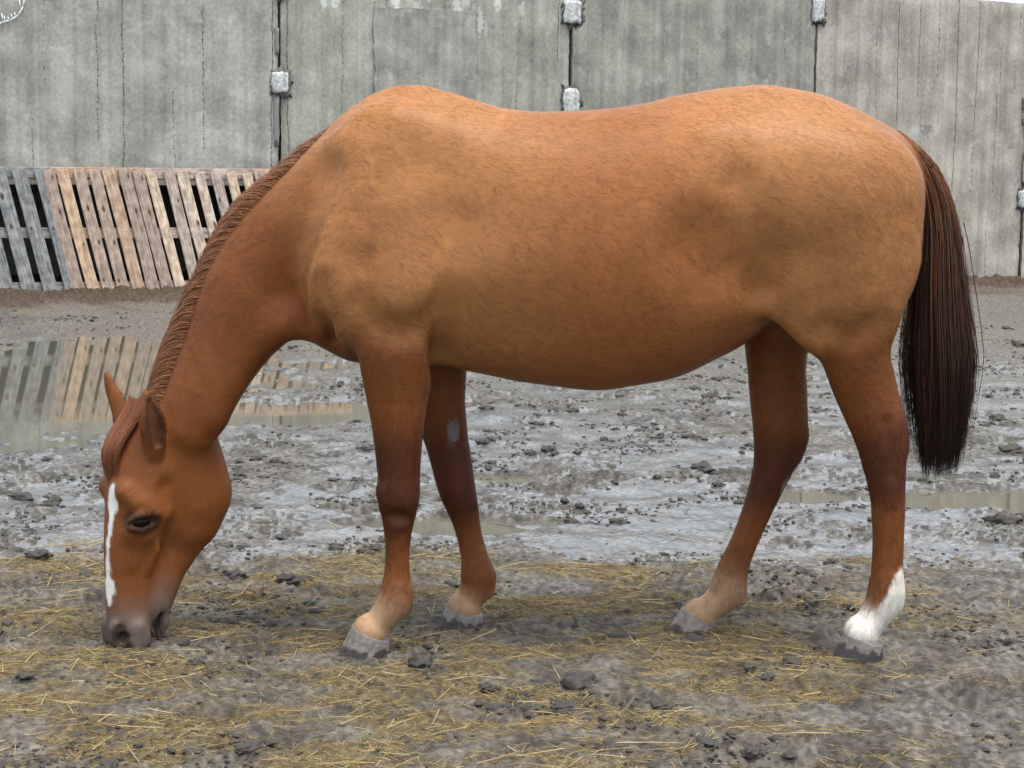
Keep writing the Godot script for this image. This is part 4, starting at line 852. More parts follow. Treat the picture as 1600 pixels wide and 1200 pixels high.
	for q in [[0.005, 0.005, 0.17], [0.04, 0.03, 0.06], [0.075, 0.045, 0.08], [0.095, 0.05, 0.05], [0.13, 0.062, 0.03], [0.16, 0.08, 0.04], [0.19, 0.10, 0.035], [0.235, 0.16, 0.10], [0.262, 0.25, 0.09], [0.285, 0.32, 0.08], [0.32, 0.42, 0.08]]:
		stroke(st, Vector2(q[0], q[1]), Vector2(q[0] - 0.012, q[1] + q[2]), 0.008)
	st.generate_normals()
	var paint := inst("paint_mark", st.commit(), mat(Color(0.72, 0.76, 0.80), 0.7), root)
	paint.position = Vector3(-2.66, 2.47, 0.016)
	tag(paint, "white painted line with short upright strokes")

func stroke(st: SurfaceTool, a: Vector2, b: Vector2, w: float) -> void:
	var t := (b - a).normalized()
	var n := Vector2(-t.y, t.x) * w * 0.5
	var p := [a - n - t * w * 0.3, a + n - t * w * 0.3, b + n * 0.8 + t * w * 0.3, b - n * 0.8 + t * w * 0.3]
	for i in [0, 1, 2, 0, 2, 3]: st.add_vertex(Vector3(p[i].x, p[i].y, 0.003))
	for e in 4:
		var u: Vector2 = p[e]; var v: Vector2 = p[(e + 1) % 4]
		var q := [Vector3(u.x, u.y, 0.003), Vector3(u.x, u.y, 0), Vector3(v.x, v.y, 0), Vector3(v.x, v.y, 0.003)]
		for i in [0, 1, 2, 0, 2, 3]: st.add_vertex(q[i])

func slab(w: float, h: float, d: float, seed_: int) -> ArrayMesh:
	var n := noise(seed_, 5.0)
	var st := SurfaceTool.new()
	st.begin(Mesh.PRIMITIVE_TRIANGLES)
	var ring := []
	var uvs := []
	for side in 4:
		for k in 14:
			var t := float(k) / 14
			var p: Vector2 = [Vector2(t, 0), Vector2(1, t), Vector2(1 - t, 1), Vector2(0, 1 - t)][side]
			uvs.append(Vector2(p.x, 1 - p.y))
			ring.append(Vector2((p.x - 0.5) * w + n.get_noise_2d(p.x * 3, p.y * 3) * 0.03, (p.y - 0.5) * h + n.get_noise_2d(p.x * 3 + 9, p.y * 3) * 0.03))
	for k in ring.size():
		var a: Vector2 = ring[k]; var b: Vector2 = ring[(k + 1) % ring.size()]
		var ua: Vector2 = uvs[k]; var ub: Vector2 = uvs[(k + 1) % ring.size()]
		st.set_smooth_group(-1)
		for q in [[Vector3(0, 0, d), Vector2(0.5, 0.5)], [Vector3(b.x, b.y, d), ub], [Vector3(a.x, a.y, d), ua], [Vector3(a.x, a.y, d), ua], [Vector3(b.x, b.y, d), ub], [Vector3(b.x * 1.006, b.y * 1.006, -0.02), ub], [Vector3(a.x, a.y, d), ua], [Vector3(b.x * 1.006, b.y * 1.006, -0.02), ub], [Vector3(a.x * 1.006, a.y * 1.006, -0.02), ua]]:
			st.set_uv(Vector2(q[1].x * 0.5 * w + 0.1, q[1].y * 0.5 * h + 0.1)); st.add_vertex(q[0])
	st.generate_normals()
	return st.commit()

# ------------------------------------------------------------------ pallets
func wood_tex(seed_: int, light: Color, dark: Color, knots: int) -> ImageTexture:
	var W := 64; var H := 512
	var gi := noise(seed_, 0.12, FastNoiseLite.TYPE_SIMPLEX_SMOOTH, 4).get_image(W, 26)
	gi.resize(W, H, Image.INTERPOLATE_CUBIC)
	var g := gi.get_data()
	var b := noise(seed_ + 1, 0.018, FastNoiseLite.TYPE_SIMPLEX_SMOOTH, 4).get_image(W, H).get_data()
	var f := noise(seed_ + 2, 0.25, FastNoiseLite.TYPE_SIMPLEX_SMOOTH, 2).get_image(W, H).get_data()
	var r := RandomNumberGenerator.new(); r.seed = seed_
	var ks := []
	for k in knots: ks.append(Vector3(r.randf_range(10, 54), r.randf_range(20, 490), r.randf_range(4, 8)))
	var im := Image.create(W, H, false, Image.FORMAT_RGB8)
	for y in H:
		for x in W:
			var i := y * W + x
			var t := 0.5 + 1.0 * (g[i] / 255.0 - 0.5) + 0.9 * (b[i] / 255.0 - 0.5) + 0.35 * (f[i] / 255.0 - 0.5)
			var c := dark.lerp(light, clampf(t, 0, 1))
			for k in ks:
				var q: float = Vector2((x - k.x), (y - k.y) * 0.55).length() / k.z
				if q < 1.5: c = c.lerp(Color(0.22, 0.16, 0.12), 0.75 * smoothstep(1.5, 0.5, q))
			im.set_pixel(x, y, c)
	# nail heads in pairs where the cross rails lie
	for yy in [18, 30, 250, 262, 482, 494]:
		for xx in [16, 46]:
			if r.randf() < 0.8: im.fill_rect(Rect2i(xx + r.randi_range(-3, 3), yy + r.randi_range(-3, 3), 3, 3), Color(0.14, 0.12, 0.11))
	return ImageTexture.create_from_image(im)

func plank(w: float, l: float, d: float, seed_: int) -> ArrayMesh:
	# a sawn board along y from 0 to l, a little bowed, with worn arrises and a ragged end
	var r := RandomNumberGenerator.new(); r.seed = seed_
	var c := 0.004
	var prof := [Vector2(-w / 2 + c, d / 2), Vector2(w / 2 - c, d / 2), Vector2(w / 2, d / 2 - c), Vector2(w / 2, -d / 2), Vector2(-w / 2, -d / 2), Vector2(-w / 2, d / 2 - c)]
	var us := [0.03, 0.97, 1.0, 0.9, 0.1, 0.0]
	var st := SurfaceTool.new()
	st.begin(Mesh.PRIMITIVE_TRIANGLES)
	var bow := r.randf_range(-0.006, 0.006)
	var tops := []
	for k in 6: tops.append(r.randf_range(-0.006, 0.006))
	var ring := func(j: int) -> Array:
		var y := l * j / 4.0
		var o := []
		for k in 6: o.append(Vector3(prof[k].x + bow * sin(PI * j / 4.0), y + (tops[k] if j == 4 or j == 0 else 0.0), prof[k].y))
		return o
	for j in 4:
		var a: Array = ring.call(j); var b: Array = ring.call(j + 1)
		for k in 6:
			var m := (k + 1) % 6
			st.set_smooth_group(-1)
			for q in [[a[k], us[k], j], [b[k], us[k], j + 1], [b[m], us[m], j + 1], [a[k], us[k], j], [b[m], us[m], j + 1], [a[m], us[m], j]]:
				st.set_uv(Vector2(q[1], 1.0 - q[2] / 4.0)); st.add_vertex(q[0])
	for e in [0, 4]:
		var a: Array = ring.call(e)
		for k in range(1, 5):
			var tri := [a[0], a[k], a[k + 1]] if e == 0 else [a[0], a[k + 1], a[k]]
			for q in tri: st.set_uv(Vector2(0.5, 0.02)); st.add_vertex(q)
	st.generate_normals()
	return st.commit()

func build_pallets() -> void:
	var woods := {"grey": [], "tan": [], "beige": []}
	for k in 4:
		for q in [["grey", Color(0.58, 0.585, 0.59), Color(0.36, 0.365, 0.375)], ["tan", [Color(0.78, 0.68, 0.59), Color(0.67, 0.60, 0.56), Color(0.74, 0.65, 0.57), Color(0.69, 0.62, 0.57)][k], [Color(0.58, 0.48, 0.40), Color(0.48, 0.42, 0.39), Color(0.55, 0.46, 0.40), Color(0.50, 0.44, 0.40)][k]], ["beige", [Color(0.82, 0.76, 0.70), Color(0.74, 0.68, 0.64), Color(0.86, 0.79, 0.71), Color(0.76, 0.70, 0.67)][k], [Color(0.54, 0.48, 0.44), Color(0.50, 0.45, 0.42), Color(0.57, 0.50, 0.44), Color(0.48, 0.43, 0.41)][k]]]:
			var m := StandardMaterial3D.new()
			m.albedo_texture = wood_tex(700 + k * 5 + q[0].length() * 40, q[1], q[2], [1, 2, 0, 3][k])
			m.roughness = 0.85; m.metallic_specular = 0.3
			woods[q[0]].append(m)
	var H := 1.17
	var boards := []
	for k in 4: boards.append(plank(0.094 + 0.007 * k, H + 0.012 * (k - 2), 0.02, 40 + k))
	var wide_board := plank(0.128, H, 0.02, 47)
	# along the wall (metres from the first joint), wood, pitch of the slats, label
	var sets := [[-3.26, "grey", 0.195, "weathered grey wooden pallet at the left edge"], [-2.03, "tan", 0.138, "fresh tan wooden pallet with narrow gaps between its slats"], [-1.08, "beige", 0.150, "pale grey-beige wooden pallet partly behind the horse's neck"], [-0.04, "tan", 0.139, "wooden pallet hidden behind the neck except its top corner"]]
	var rack := 0.225
	for n in sets.size():
		var s: Array = sets[n]
		var root := Node3D.new()
		root.name = "wooden_pallet"
		add_child(root, true)
		var lean := 0.10
		root.basis = Basis(Vector3.UP, atan2(-wall_dir.z, wall_dir.x)) * Basis(Vector3.RIGHT, -lean)
		root.position = wall_at(s[0], 0.03, 0.34)
		tag(root, s[3], "pallet", "pallets leaning on the wall")
		var wd: Array = woods[s[1]]
		var shear := Basis(Vector3.BACK, atan(rack))
		var pitch: float = s[2]
		for k in 7:
			var o := inst("slat", boards[rng.randi_range(0, 3)] if s[1] != "grey" else wide_board, wd[(k * 3 + n + (k / 3)) % 4], root)
			o.basis = shear * Basis(Vector3.BACK, rng.randf_range(-0.012, 0.012))
			o.position = Vector3(0.06 + k * pitch, rng.randf_range(-0.006, 0.012), 0.0 + rng.randf_range(0, 0.003))
		var wide := pitch * 6 + 0.13
		for y in [0.04, H * 0.47, H - 0.055]:
			var b := plank(0.10, wide, 0.02, 80 + n)
			var o := inst("rail", b, wd[(n + 1) % 4], root)
			o.basis = Basis(Vector3.BACK, PI / 2)
			o.position = Vector3(wide - rack * y, y + 0.0, -0.024)
			for e in [0.0, 0.5, 1.0]:
				var bm := BoxMesh.new(); bm.size = Vector3(0.10, 0.09, 0.075)
				var c := inst("block", bm, wd[(n + 2) % 4], root)
				c.position = Vector3(0.055 + e * (wide - 0.11) - rack * y, y, -0.073)
		for y in [0.05, H * 0.47, H - 0.06]:
			var o := inst("skid", plank(0.10, wide, 0.02, 90 + n), wd[(n + 3) % 4], root)
			o.basis = Basis(Vector3.BACK, PI / 2)
			o.position = Vector3(wide - rack * y, y, -0.122)

# ------------------------------------------------------------------ horse
var B_a: PackedVector3Array
var B_ab: PackedVector3Array
var B_l: PackedVector3Array
var B_f: Array = []

func read_bones() -> void:
	for b in BONES:
		var a := Vector3(b[0], b[1], b[2])
		B_a.append(a); B_ab.append(Vector3(b[3], b[4], b[5]) - a); B_l.append(Vector3(b[10], b[11], b[12]))
		var lean := clampf((b[7] - b[6]) / maxf(B_ab[-1].length(), 1e-5), -0.85, 0.85)
		# 0 ra, 1 dr, 2 sa, 3 ds, 4 k, 5 op, 6 inv, 7 ca, 8 cb, 9 reach
		B_f.append(PackedFloat32Array([b[6], b[7] - b[6], b[8], b[9] - b[8], b[13], b[14], 1.0 / maxf(B_ab[-1].length_squared(), 1e-9), b[15], b[16], minf(1.0, minf(b[8], b[9])), b[17], lean / sqrt(1.0 - lean * lean) / maxf(B_ab[-1].length(), 1e-5)]))

func bone_d(n: int, p: Vector3) -> float:
	var f: PackedFloat32Array = B_f[n]
	var ap := p - B_a[n]
	var t := ap.dot(B_ab[n]) * f[6]
	var d := ap - B_ab[n] * t
	var s := f[2] + f[3] * clampf(t, 0, 1)
	var q := d.dot(B_l[n])
	t = clampf(t + sqrt(maxf(0.0, d.length_squared() + q * q * (1.0 / (s * s) - 1.0))) * f[11], 0, 1)
	d = ap - B_ab[n] * t
	s = f[2] + f[3] * t
	q = d.dot(B_l[n])
	return sqrt(maxf(0.0, d.length_squared() + q * q * (1.0 / (s * s) - 1.0))) - f[0] - f[1] * t

# Meshes the smooth union of the bones by surface nets, inside a box, on one side of a plane.
func skin(lo: Vector3, hi: Vector3, h: float, plane_p: Vector3, plane_n: Vector3, st_v: PackedVector3Array, st_n: PackedVector3Array, st_c: PackedColorArray, st_i: PackedInt32Array, first: int, last: int) -> void:
	var BS := 8
	var nb := Vector3i(int(ceil((hi.x - lo.x) / h / BS)), int(ceil((hi.y - lo.y) / h / BS)), int(ceil((hi.z - lo.z) / h / BS)))
	var nx := nb.x * BS; var ny := nb.y * BS; var nz := nb.z * BS
	var F := PackedFloat32Array(); F.resize(nx * ny * nz); F.fill(0.5)
	var half := h * BS * 0.5
	var rad := half * 1.7321 + h * 2
	var lists := {}
	var tmp := PackedFloat32Array(); tmp.resize(BS * BS * BS)
	var sy := nx; var sz := nx * ny
	for bz in nb.z:
		for by in nb.y:
			for bx in nb.x:
				var c := lo + Vector3(bx * BS, by * BS, bz * BS) * h + Vector3.ONE * (half - h * 0.5)
				if (c - plane_p).dot(plane_n) < -rad: continue
				var near := PackedInt32Array()
				var val := 0.5
				for n in range(first, last):
					var f: PackedFloat32Array = B_f[n]
					var d := bone_d(n, c)
					var k := f[4]
					if d * f[9] < rad + k: near.append(n)
					if f[5] > 0:
						val = minf(val, d)
					else: val = maxf(val, -d)
				if not near.size(): continue
				if val < -(rad + 0.12):
					for z in BS:
						for y in BS:
							var i0 := (bz * BS + z) * sz + (by * BS + y) * sy + bx * BS
							for x in BS: F[i0 + x] = -0.5
					continue
				lists[Vector3i(bx, by, bz)] = near
				var base := (bz * BS) * sz + (by * BS) * sy + bx * BS
				var p0 := lo + Vector3(bx * BS, by * BS, bz * BS) * h
				var at := 0
				while at < near.size():
					# the bones of one chain first meet each other, then the chain meets the rest
					var chain: float = B_f[near[at]][10]
					var k := B_f[near[at]][4] as float
					var op := B_f[near[at]][5] as float
					tmp.fill(1.0)
					while at < near.size() and B_f[near[at]][10] == chain:
						var n := near[at]
						var f: PackedFloat32Array = B_f[n]
						var A := B_a[n]; var AB := B_ab[n]; var L := B_l[n]
						var r0 := f[0]; var dr := f[1]; var s0 := f[2]; var ds := f[3]; var inv := f[6]; var slope := f[11]
						var j := 0
						for z in BS:
							for y in BS:
								var ap := p0 + Vector3(0, y * h, z * h) - A
								for x in BS:
									# the sphere of the tapered bone that comes nearest
									var t := ap.dot(AB) * inv
									var dd := ap - AB * t
									var s := s0 + ds * clampf(t, 0.0, 1.0)
									var q := dd.dot(L)
									t = clampf(t + sqrt(maxf(0.0, dd.length_squared() + q * q * (1.0 / (s * s) - 1.0))) * slope, 0.0, 1.0)
									dd = ap - AB * t
									s = s0 + ds * t
									q = dd.dot(L)
									var v := sqrt(maxf(0.0, dd.length_squared() + q * q * (1.0 / (s * s) - 1.0))) - r0 - dr * t
									if v < tmp[j]: tmp[j] = v
									j += 1
									ap.x += h
						at += 1
					var q4 := 0.25 / k
					var j := 0
					for z in BS:
						for y in BS:
							var i := base + z * sz + y * sy
							for x in BS:
								var v := tmp[j]
								var o := F[i]
								if op > 0.0:
									var e := k - absf(o - v)
									var m := minf(o, v)
									if e > 0.0: m -= e * e * q4
									F[i] = m
								else:
									v = -v
									var e := k - absf(o - v)
									var m := maxf(o, v)
									if e > 0.0: m += e * e * q4
									F[i] = m
								i += 1
								j += 1
	var vid := PackedInt32Array(); vid.resize(nx * ny * nz); vid.fill(-1)
	var offs := PackedInt32Array([0, 1, sy, sy + 1, sz, sz + 1, sz + sy, sz + sy + 1])
	var cells := PackedInt32Array()
	var g := PackedFloat32Array(); g.resize(8)
	for key in lists:
		var near: PackedInt32Array = lists[key]
		for z in BS:
			var cz: int = key.z * BS + z
			if cz >= nz - 1: continue
			for y in BS:
				var cy: int = key.y * BS + y
				if cy >= ny - 1: continue
				for x in BS:
					var cx: int = key.x * BS + x
					if cx >= nx - 1: continue
					var i := cz * sz + cy * sy + cx
					var neg := 0
					for o in 8:
						g[o] = F[i + offs[o]]
						if g[o] < 0.0: neg += 1
					if neg == 0 or neg == 8: continue
					# mean of the edge crossings
					var sum := Vector3.ZERO; var cnt := 0
					for e in 12:
						var a: int = EDGE[e][0]; var b: int = EDGE[e][1]
						if (g[a] < 0.0) != (g[b] < 0.0):
							var t := g[a] / (g[a] - g[b])
							sum += CORNER[a].lerp(CORNER[b], t); cnt += 1
					var fr := sum / cnt
					var p := lo + (Vector3(cx, cy, cz) + fr) * h
					if (p - plane_p).dot(plane_n) < -h * 1.5: continue
					var gx := lerpf(lerpf(g[1] - g[0], g[3] - g[2], fr.y), lerpf(g[5] - g[4], g[7] - g[6], fr.y), fr.z)
					var gy := lerpf(lerpf(g[2] - g[0], g[3] - g[1], fr.x), lerpf(g[6] - g[4], g[7] - g[5], fr.x), fr.z)
					var gz := lerpf(lerpf(g[4] - g[0], g[5] - g[1], fr.x), lerpf(g[6] - g[2], g[7] - g[3], fr.x), fr.y)
					vid[i] = st_v.size()
					cells.append(i)
					st_v.append(p)
					st_n.append(Vector3(gx, gy, gz).normalized())
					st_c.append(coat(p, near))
	for i in cells:
		var a0 := F[i]
		# edges along x, y, z from this node
		for ax in 3:
			var step: int = [1, sy, sz][ax]
			var u: int = [sy, sz, 1][ax]; var w: int = [sz, 1, sy][ax]
			var a1 := F[i + step]
			if (a0 < 0.0) == (a1 < 0.0): continue
			if i - u - w < 0: continue
			var q0 := vid[i]; var q1 := vid[i - u]; var q2 := vid[i - u - w]; var q3 := vid[i - w]
			if q1 < 0 or q2 < 0 or q3 < 0: continue
			if a0 < 0.0: st_i.append_array([q0, q3, q2, q0, q2, q1])
			else: st_i.append_array([q0, q1, q2, q0, q2, q3])

const CORNER := [Vector3(0, 0, 0), Vector3(1, 0, 0), Vector3(0, 1, 0), Vector3(1, 1, 0), Vector3(0, 0, 1), Vector3(1, 0, 1), Vector3(0, 1, 1), Vector3(1, 1, 1)]
const EDGE := [[0, 1], [2, 3], [4, 5], [6, 7], [0, 2], [1, 3], [4, 6], [5, 7], [0, 4], [1, 5], [2, 6], [3, 7]]
# body, flank, neck, leg, dark points, pale pastern, white, head, muzzle, bare skin
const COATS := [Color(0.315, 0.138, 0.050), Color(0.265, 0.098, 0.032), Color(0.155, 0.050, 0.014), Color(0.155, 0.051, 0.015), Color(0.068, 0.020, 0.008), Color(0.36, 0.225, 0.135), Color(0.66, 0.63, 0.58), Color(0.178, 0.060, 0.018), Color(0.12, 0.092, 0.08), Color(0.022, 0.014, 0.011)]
var n_coat: FastNoiseLite
var n_coat2: FastNoiseLite

func hue(n: int) -> Color:
	if n < 100: return COATS[n]
	return COATS[(n - 100) / 10].lerp(COATS[n % 10], 0.5)

func coat(p: Vector3, near: PackedInt32Array) -> Color:
	var w1 := n_coat.get_noise_3dv(p * 1.0); var w2 := n_coat2.get_noise_3dv(p)
	var pp := p + Vector3(w1, w2, -w1) * 0.012
	var sum := Color(0, 0, 0, 0); var tot := 0.0
	for n in near:
		var f: PackedFloat32Array = B_f[n]
		var d := bone_d(n, pp)
		if f[5] < 0.0:
			if f[7] != 9.0: continue
			d = absf(d) + 0.006
			var w := exp(-d / 0.004) * 40.0
			sum += COATS[9] * w; tot += w
			continue
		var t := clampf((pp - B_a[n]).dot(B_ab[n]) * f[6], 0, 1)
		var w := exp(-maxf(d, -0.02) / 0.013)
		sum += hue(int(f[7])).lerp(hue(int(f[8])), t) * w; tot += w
	var c := sum / maxf(tot, 1e-9)
	# head marks
	var r := p - POLL
	var a := -r.y / HEAD_UNIT; var b := r.dot(FACE) / HEAD_UNIT; var s := r.dot(SIDE) / HEAD_UNIT
	if b > 5.0 and a > 60.0 and a < 420.0 and r.length() < 0.9:
		var wide := 0.0
		if a > 108 and a < 185: wide = lerpf(15.0, 4.0, smoothstep(128, 176, a)) * smoothstep(100, 134, a)
		elif a >= 185 and a < 255: wide = 4.0
		elif a >= 255 and a < 305: wide = 4.0 + 7.0 * smoothstep(250, 270, a) * (1.0 - smoothstep(278, 304, a))
		var mid := 15.0 - 9.0 * smoothstep(130, 240, a)
		var e := absf(s - mid) - wide + w2 * 5.0 + n_coat2.get_noise_3d(p.x * 9.0, p.y * 2.0, p.z * 9.0) * 3.0
		c = c.lerp(Color(0.70, 0.69, 0.66), 1.0 - smoothstep(-3.0, 3.0, e) if wide > 0.5 else 0.0)
	# the white sock of the near hind leg, higher behind than in front
	if p.x > 0.85 and p.z > 0.0 and p.y < 0.36:
		var line := lerpf(0.150, 0.27, smoothstep(SOCK.x, SOCK.x + 0.08, p.x)) + w2 * 0.012 + w1 * 0.012
		c = c.lerp(Color(0.66, 0.63, 0.58).lerp(Color(0.34, 0.29, 0.24), clampf(w2 * 1.6, 0, 0.6)), 1.0 - smoothstep(line - 0.006, line + 0.006, p.y))
	# bare dark skin round the eye
	var de := minf(((p - EYE_NEAR) * Vector3(0.85, 1.1, 1)).length(), (p - EYE_FAR).length()) + w2 * 0.004
	c = c.lerp(Color(0.035, 0.018, 0.012), 0.8 * (1.0 - smoothstep(0.034, 0.054, de)))
	# chestnuts (the horny patches inside the legs)
	if Vector2((p.x - CH1.x) / 0.018, (p.y - CH1.y) / 0.032).length() < 1.0 + w2 * 0.25 and p.z < -0.09 and p.z > -0.17: c = Color(0.13, 0.115, 0.105)
	if Vector2((p.x - CH2.x) / 0.014, (p.y - CH2.y) / 0.036).length() < 1.0 + w2 * 0.25 and p.z < -0.08 and p.z > -0.18: c = Color(0.18, 0.15, 0.13)
	c = c * (1.0 + 0.10 * w1 + 0.12 * w2 + 0.12 * n_coat.get_noise_3dv(p * 0.35 + Vector3(3, 7, 1)))
	c.a = 1.0
	return c

const SOCK := Vector2(1.000, 0.1)
const CH1 := Vector2(-0.165, 0.60)
const CH2 := Vector2(0.80, 0.44)

func build_horse() -> void:
	read_bones()
	n_coat = noise(81, 5.0); n_coat2 = noise(82, 26.0)
	var horse := Node3D.new()
	horse.name = "horse"
	add_child(horse)
	horse.position = Vector3(0, 0, -5)
	tag(horse, "chestnut horse with white blaze grazing in the muddy yard", "horse")
	var v := PackedVector3Array(); var nm := PackedVector3Array(); var col := PackedColorArray(); var idx := PackedInt32Array()
	var cut_p := POLL + Vector3(0.20, 0.03, -0.01)
	var cut_n := Vector3(0.9, 0.43, 0.0).normalized()
	skin(Vector3(-1.10, -0.02, -0.46), Vector3(1.36, 1.72, 0.46), 0.0085, cut_p, cut_n, v, nm, col, idx, 0, BONES.size())
	print("body verts ", v.size())
	var nbody := v.size()
	skin(Vector3(-1.22, -0.02, -0.25), Vector3(-0.70, 1.22, 0.46), 0.0045, cut_p, -cut_n, v, nm, col, idx, 0, BONES.size())
	print("all verts ", v.size(), " tris ", idx.size() / 3)
	relax(v, nm, idx, nbody)
	var am := ArrayMesh.new()
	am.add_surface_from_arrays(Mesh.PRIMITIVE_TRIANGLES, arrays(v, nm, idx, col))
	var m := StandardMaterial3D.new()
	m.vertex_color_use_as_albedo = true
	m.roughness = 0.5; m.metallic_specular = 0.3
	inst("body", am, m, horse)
	build_fur(horse, v, nm, col, idx)
	# eyes
	var em := mat(Color(0.006, 0.004, 0.003), 0.16, 0.25)
	for e in [EYE_NEAR, EYE_FAR]:
		var sp := SphereMesh.new(); sp.radius = 0.0195; sp.height = 0.039; sp.radial_segments = 32; sp.rings = 16
		var o := inst("eye", sp, em, horse)
		o.basis = Basis(FACE * 1.55, Vector3.UP * 0.95, SIDE)
		o.position = e
	# hooves
	for q in HOOVES:
		var o := inst("hoof", hoof_mesh(q), hoof_mat(q[8]), horse)
		o.position = Vector3(q[0], 0, q[1])
	build_hair(horse)
	build_whiskers(horse)

# evens out the ridges between bones: the trunk and legs more than the head
func relax(v: PackedVector3Array, nm: PackedVector3Array, idx: PackedInt32Array, nbody: int) -> void:
	for pass_ in 4:
		var sv := PackedVector3Array(); sv.resize(v.size())
		var sn := PackedVector3Array(); sn.resize(v.size())
		var ct := PackedFloat32Array(); ct.resize(v.size())
		var k := 0
		while k < idx.size():
			var a := idx[k]; var b := idx[k + 1]; var c := idx[k + 2]
			var s := v[a] + v[b] + v[c]; var n := nm[a] + nm[b] + nm[c]
			sv[a] += s; sv[b] += s; sv[c] += s
			sn[a] += n; sn[b] += n; sn[c] += n
			ct[a] += 3.0; ct[b] += 3.0; ct[c] += 3.0
			k += 3
		for i in v.size():
			if ct[i] < 15.0: continue
			if i >= nbody and pass_ > 1: continue
			v[i] = v[i].lerp(sv[i] / ct[i], 0.6)
			nm[i] = sn[i].normalized()

# short hairs lying back along the coat
func build_fur(horse: Node3D, v: PackedVector3Array, nm: PackedVector3Array, col: PackedColorArray, idx: PackedInt32Array) -> void:
	var r := RandomNumberGenerator.new(); r.seed = 67
	var mv := PackedVector3Array([Vector3(-0.5, 0, 0), Vector3(0.5, 0, 0), Vector3(0, 0.10, 1.0)])
	var mn := PackedVector3Array([Vector3.UP, Vector3.UP, Vector3(0, 1, 0.12).normalized()])
	var am := ArrayMesh.new()
	am.add_surface_from_arrays(Mesh.PRIMITIVE_TRIANGLES, arrays(mv, mn, PackedInt32Array([0, 1, 2]), PackedColorArray([Color.WHITE, Color.WHITE, Color.WHITE])))
	var m := StandardMaterial3D.new()
	m.vertex_color_use_as_albedo = true; m.cull_mode = BaseMaterial3D.CULL_DISABLED
	m.roughness = 0.45; m.metallic_specular = 0.35
	am.surface_set_material(0, m)
	var buf := PackedFloat32Array()
	var n := 0
	var tri := idx.size() / 3
	var lock_n := noise(77, 18.0)
	for k in FUR:
		var t := r.randi_range(0, tri - 1) * 3
		var a := idx[t]; var b := idx[t + 1]; var c := idx[t + 2]
		var area := (v[b] - v[a]).cross(v[c] - v[a]).length() * 0.5
		if r.randf() > area / 4.0e-5: continue
		var u := r.randf(); var w := r.randf()
		if u + w > 1.0: u = 1.0 - u; w = 1.0 - w
		var p := v[a] + (v[b] - v[a]) * u + (v[c] - v[a]) * w
		var up := (nm[a] + nm[b] + nm[c]).normalized()
		if p.z < -0.02 and up.z < -0.35: continue
		var flow := Vector3(0.9, -0.35, 0)
		if p.x < -0.45 and p.y > 0.62: flow = Vector3(0.75, 0.35, 0)
		elif p.x < -0.7: flow = Vector3(0.25, 0.9, 0)
		elif p.y < 0.72: flow = Vector3(0.12, -1, 0)
		flow += Vector3(lock_n.get_noise_3dv(p), lock_n.get_noise_3dv(p + Vector3(5, 0, 0)), 0) * 0.9 + Vector3(r.randf_range(-0.2, 0.2), r.randf_range(-0.2, 0.2), 0)
		var z := (flow - up * flow.dot(up))
		if z.length_squared() < 0.01: continue
		z = z.normalized()
		var x := up.cross(z)
		var ln := r.randf_range(0.012, 0.026)
		if p.x < -0.75 and p.y < 0.8: ln *= 0.75
		var wd := r.randf_range(0.0007, 0.0013)
		x *= wd; z *= ln
		var y := up * (ln * r.randf_range(0.3, 1.0))
		p -= up * 0.0004
		var cc := col[a] * (0.74 + 0.80 * r.randf() * r.randf() + 0.14 * r.randf())
		buf.append_array([x.x, y.x, z.x, p.x, x.y, y.y, z.y, p.y, x.z, y.z, z.z, p.z, cc.r, cc.g, cc.b, 1.0])
		n += 1
	var mm := MultiMesh.new()
	mm.transform_format = MultiMesh.TRANSFORM_3D; mm.use_colors = true; mm.mesh = am
	mm.instance_count = n
	mm.buffer = buf
	print("hairs ", n)
	var o := MultiMeshInstance3D.new()
	o.name = "coat_hair"; o.multimesh = mm
	horse.add_child(o)
	tag(o, "", "", "", "stuff")

const FUR := 950000

# x, z of the middle of the sole; half length, half width; coronet: shift back, half length, half width, height in front; muddy
const HOOVES := [
	[-0.405, 0.15, 0.078, 0.066, 0.022, 0.052, 0.052, 0.090, 0.35],
	[-0.142, -0.15, 0.072, 0.064, 0.012, 0.051, 0.050, 0.084, 0.5],
	[0.970, 0.14, 0.078, 0.064, 0.020, 0.052, 0.050, 0.088, 0.9],
	[0.530, -0.14, 0.076, 0.064, 0.030, 0.051, 0.050, 0.076, 0.1],
]

func hoof_mat(mud: float) -> StandardMaterial3D:
	var m := StandardMaterial3D.new()
	m.vertex_color_use_as_albedo = true
	m.roughness = 0.6
	return m

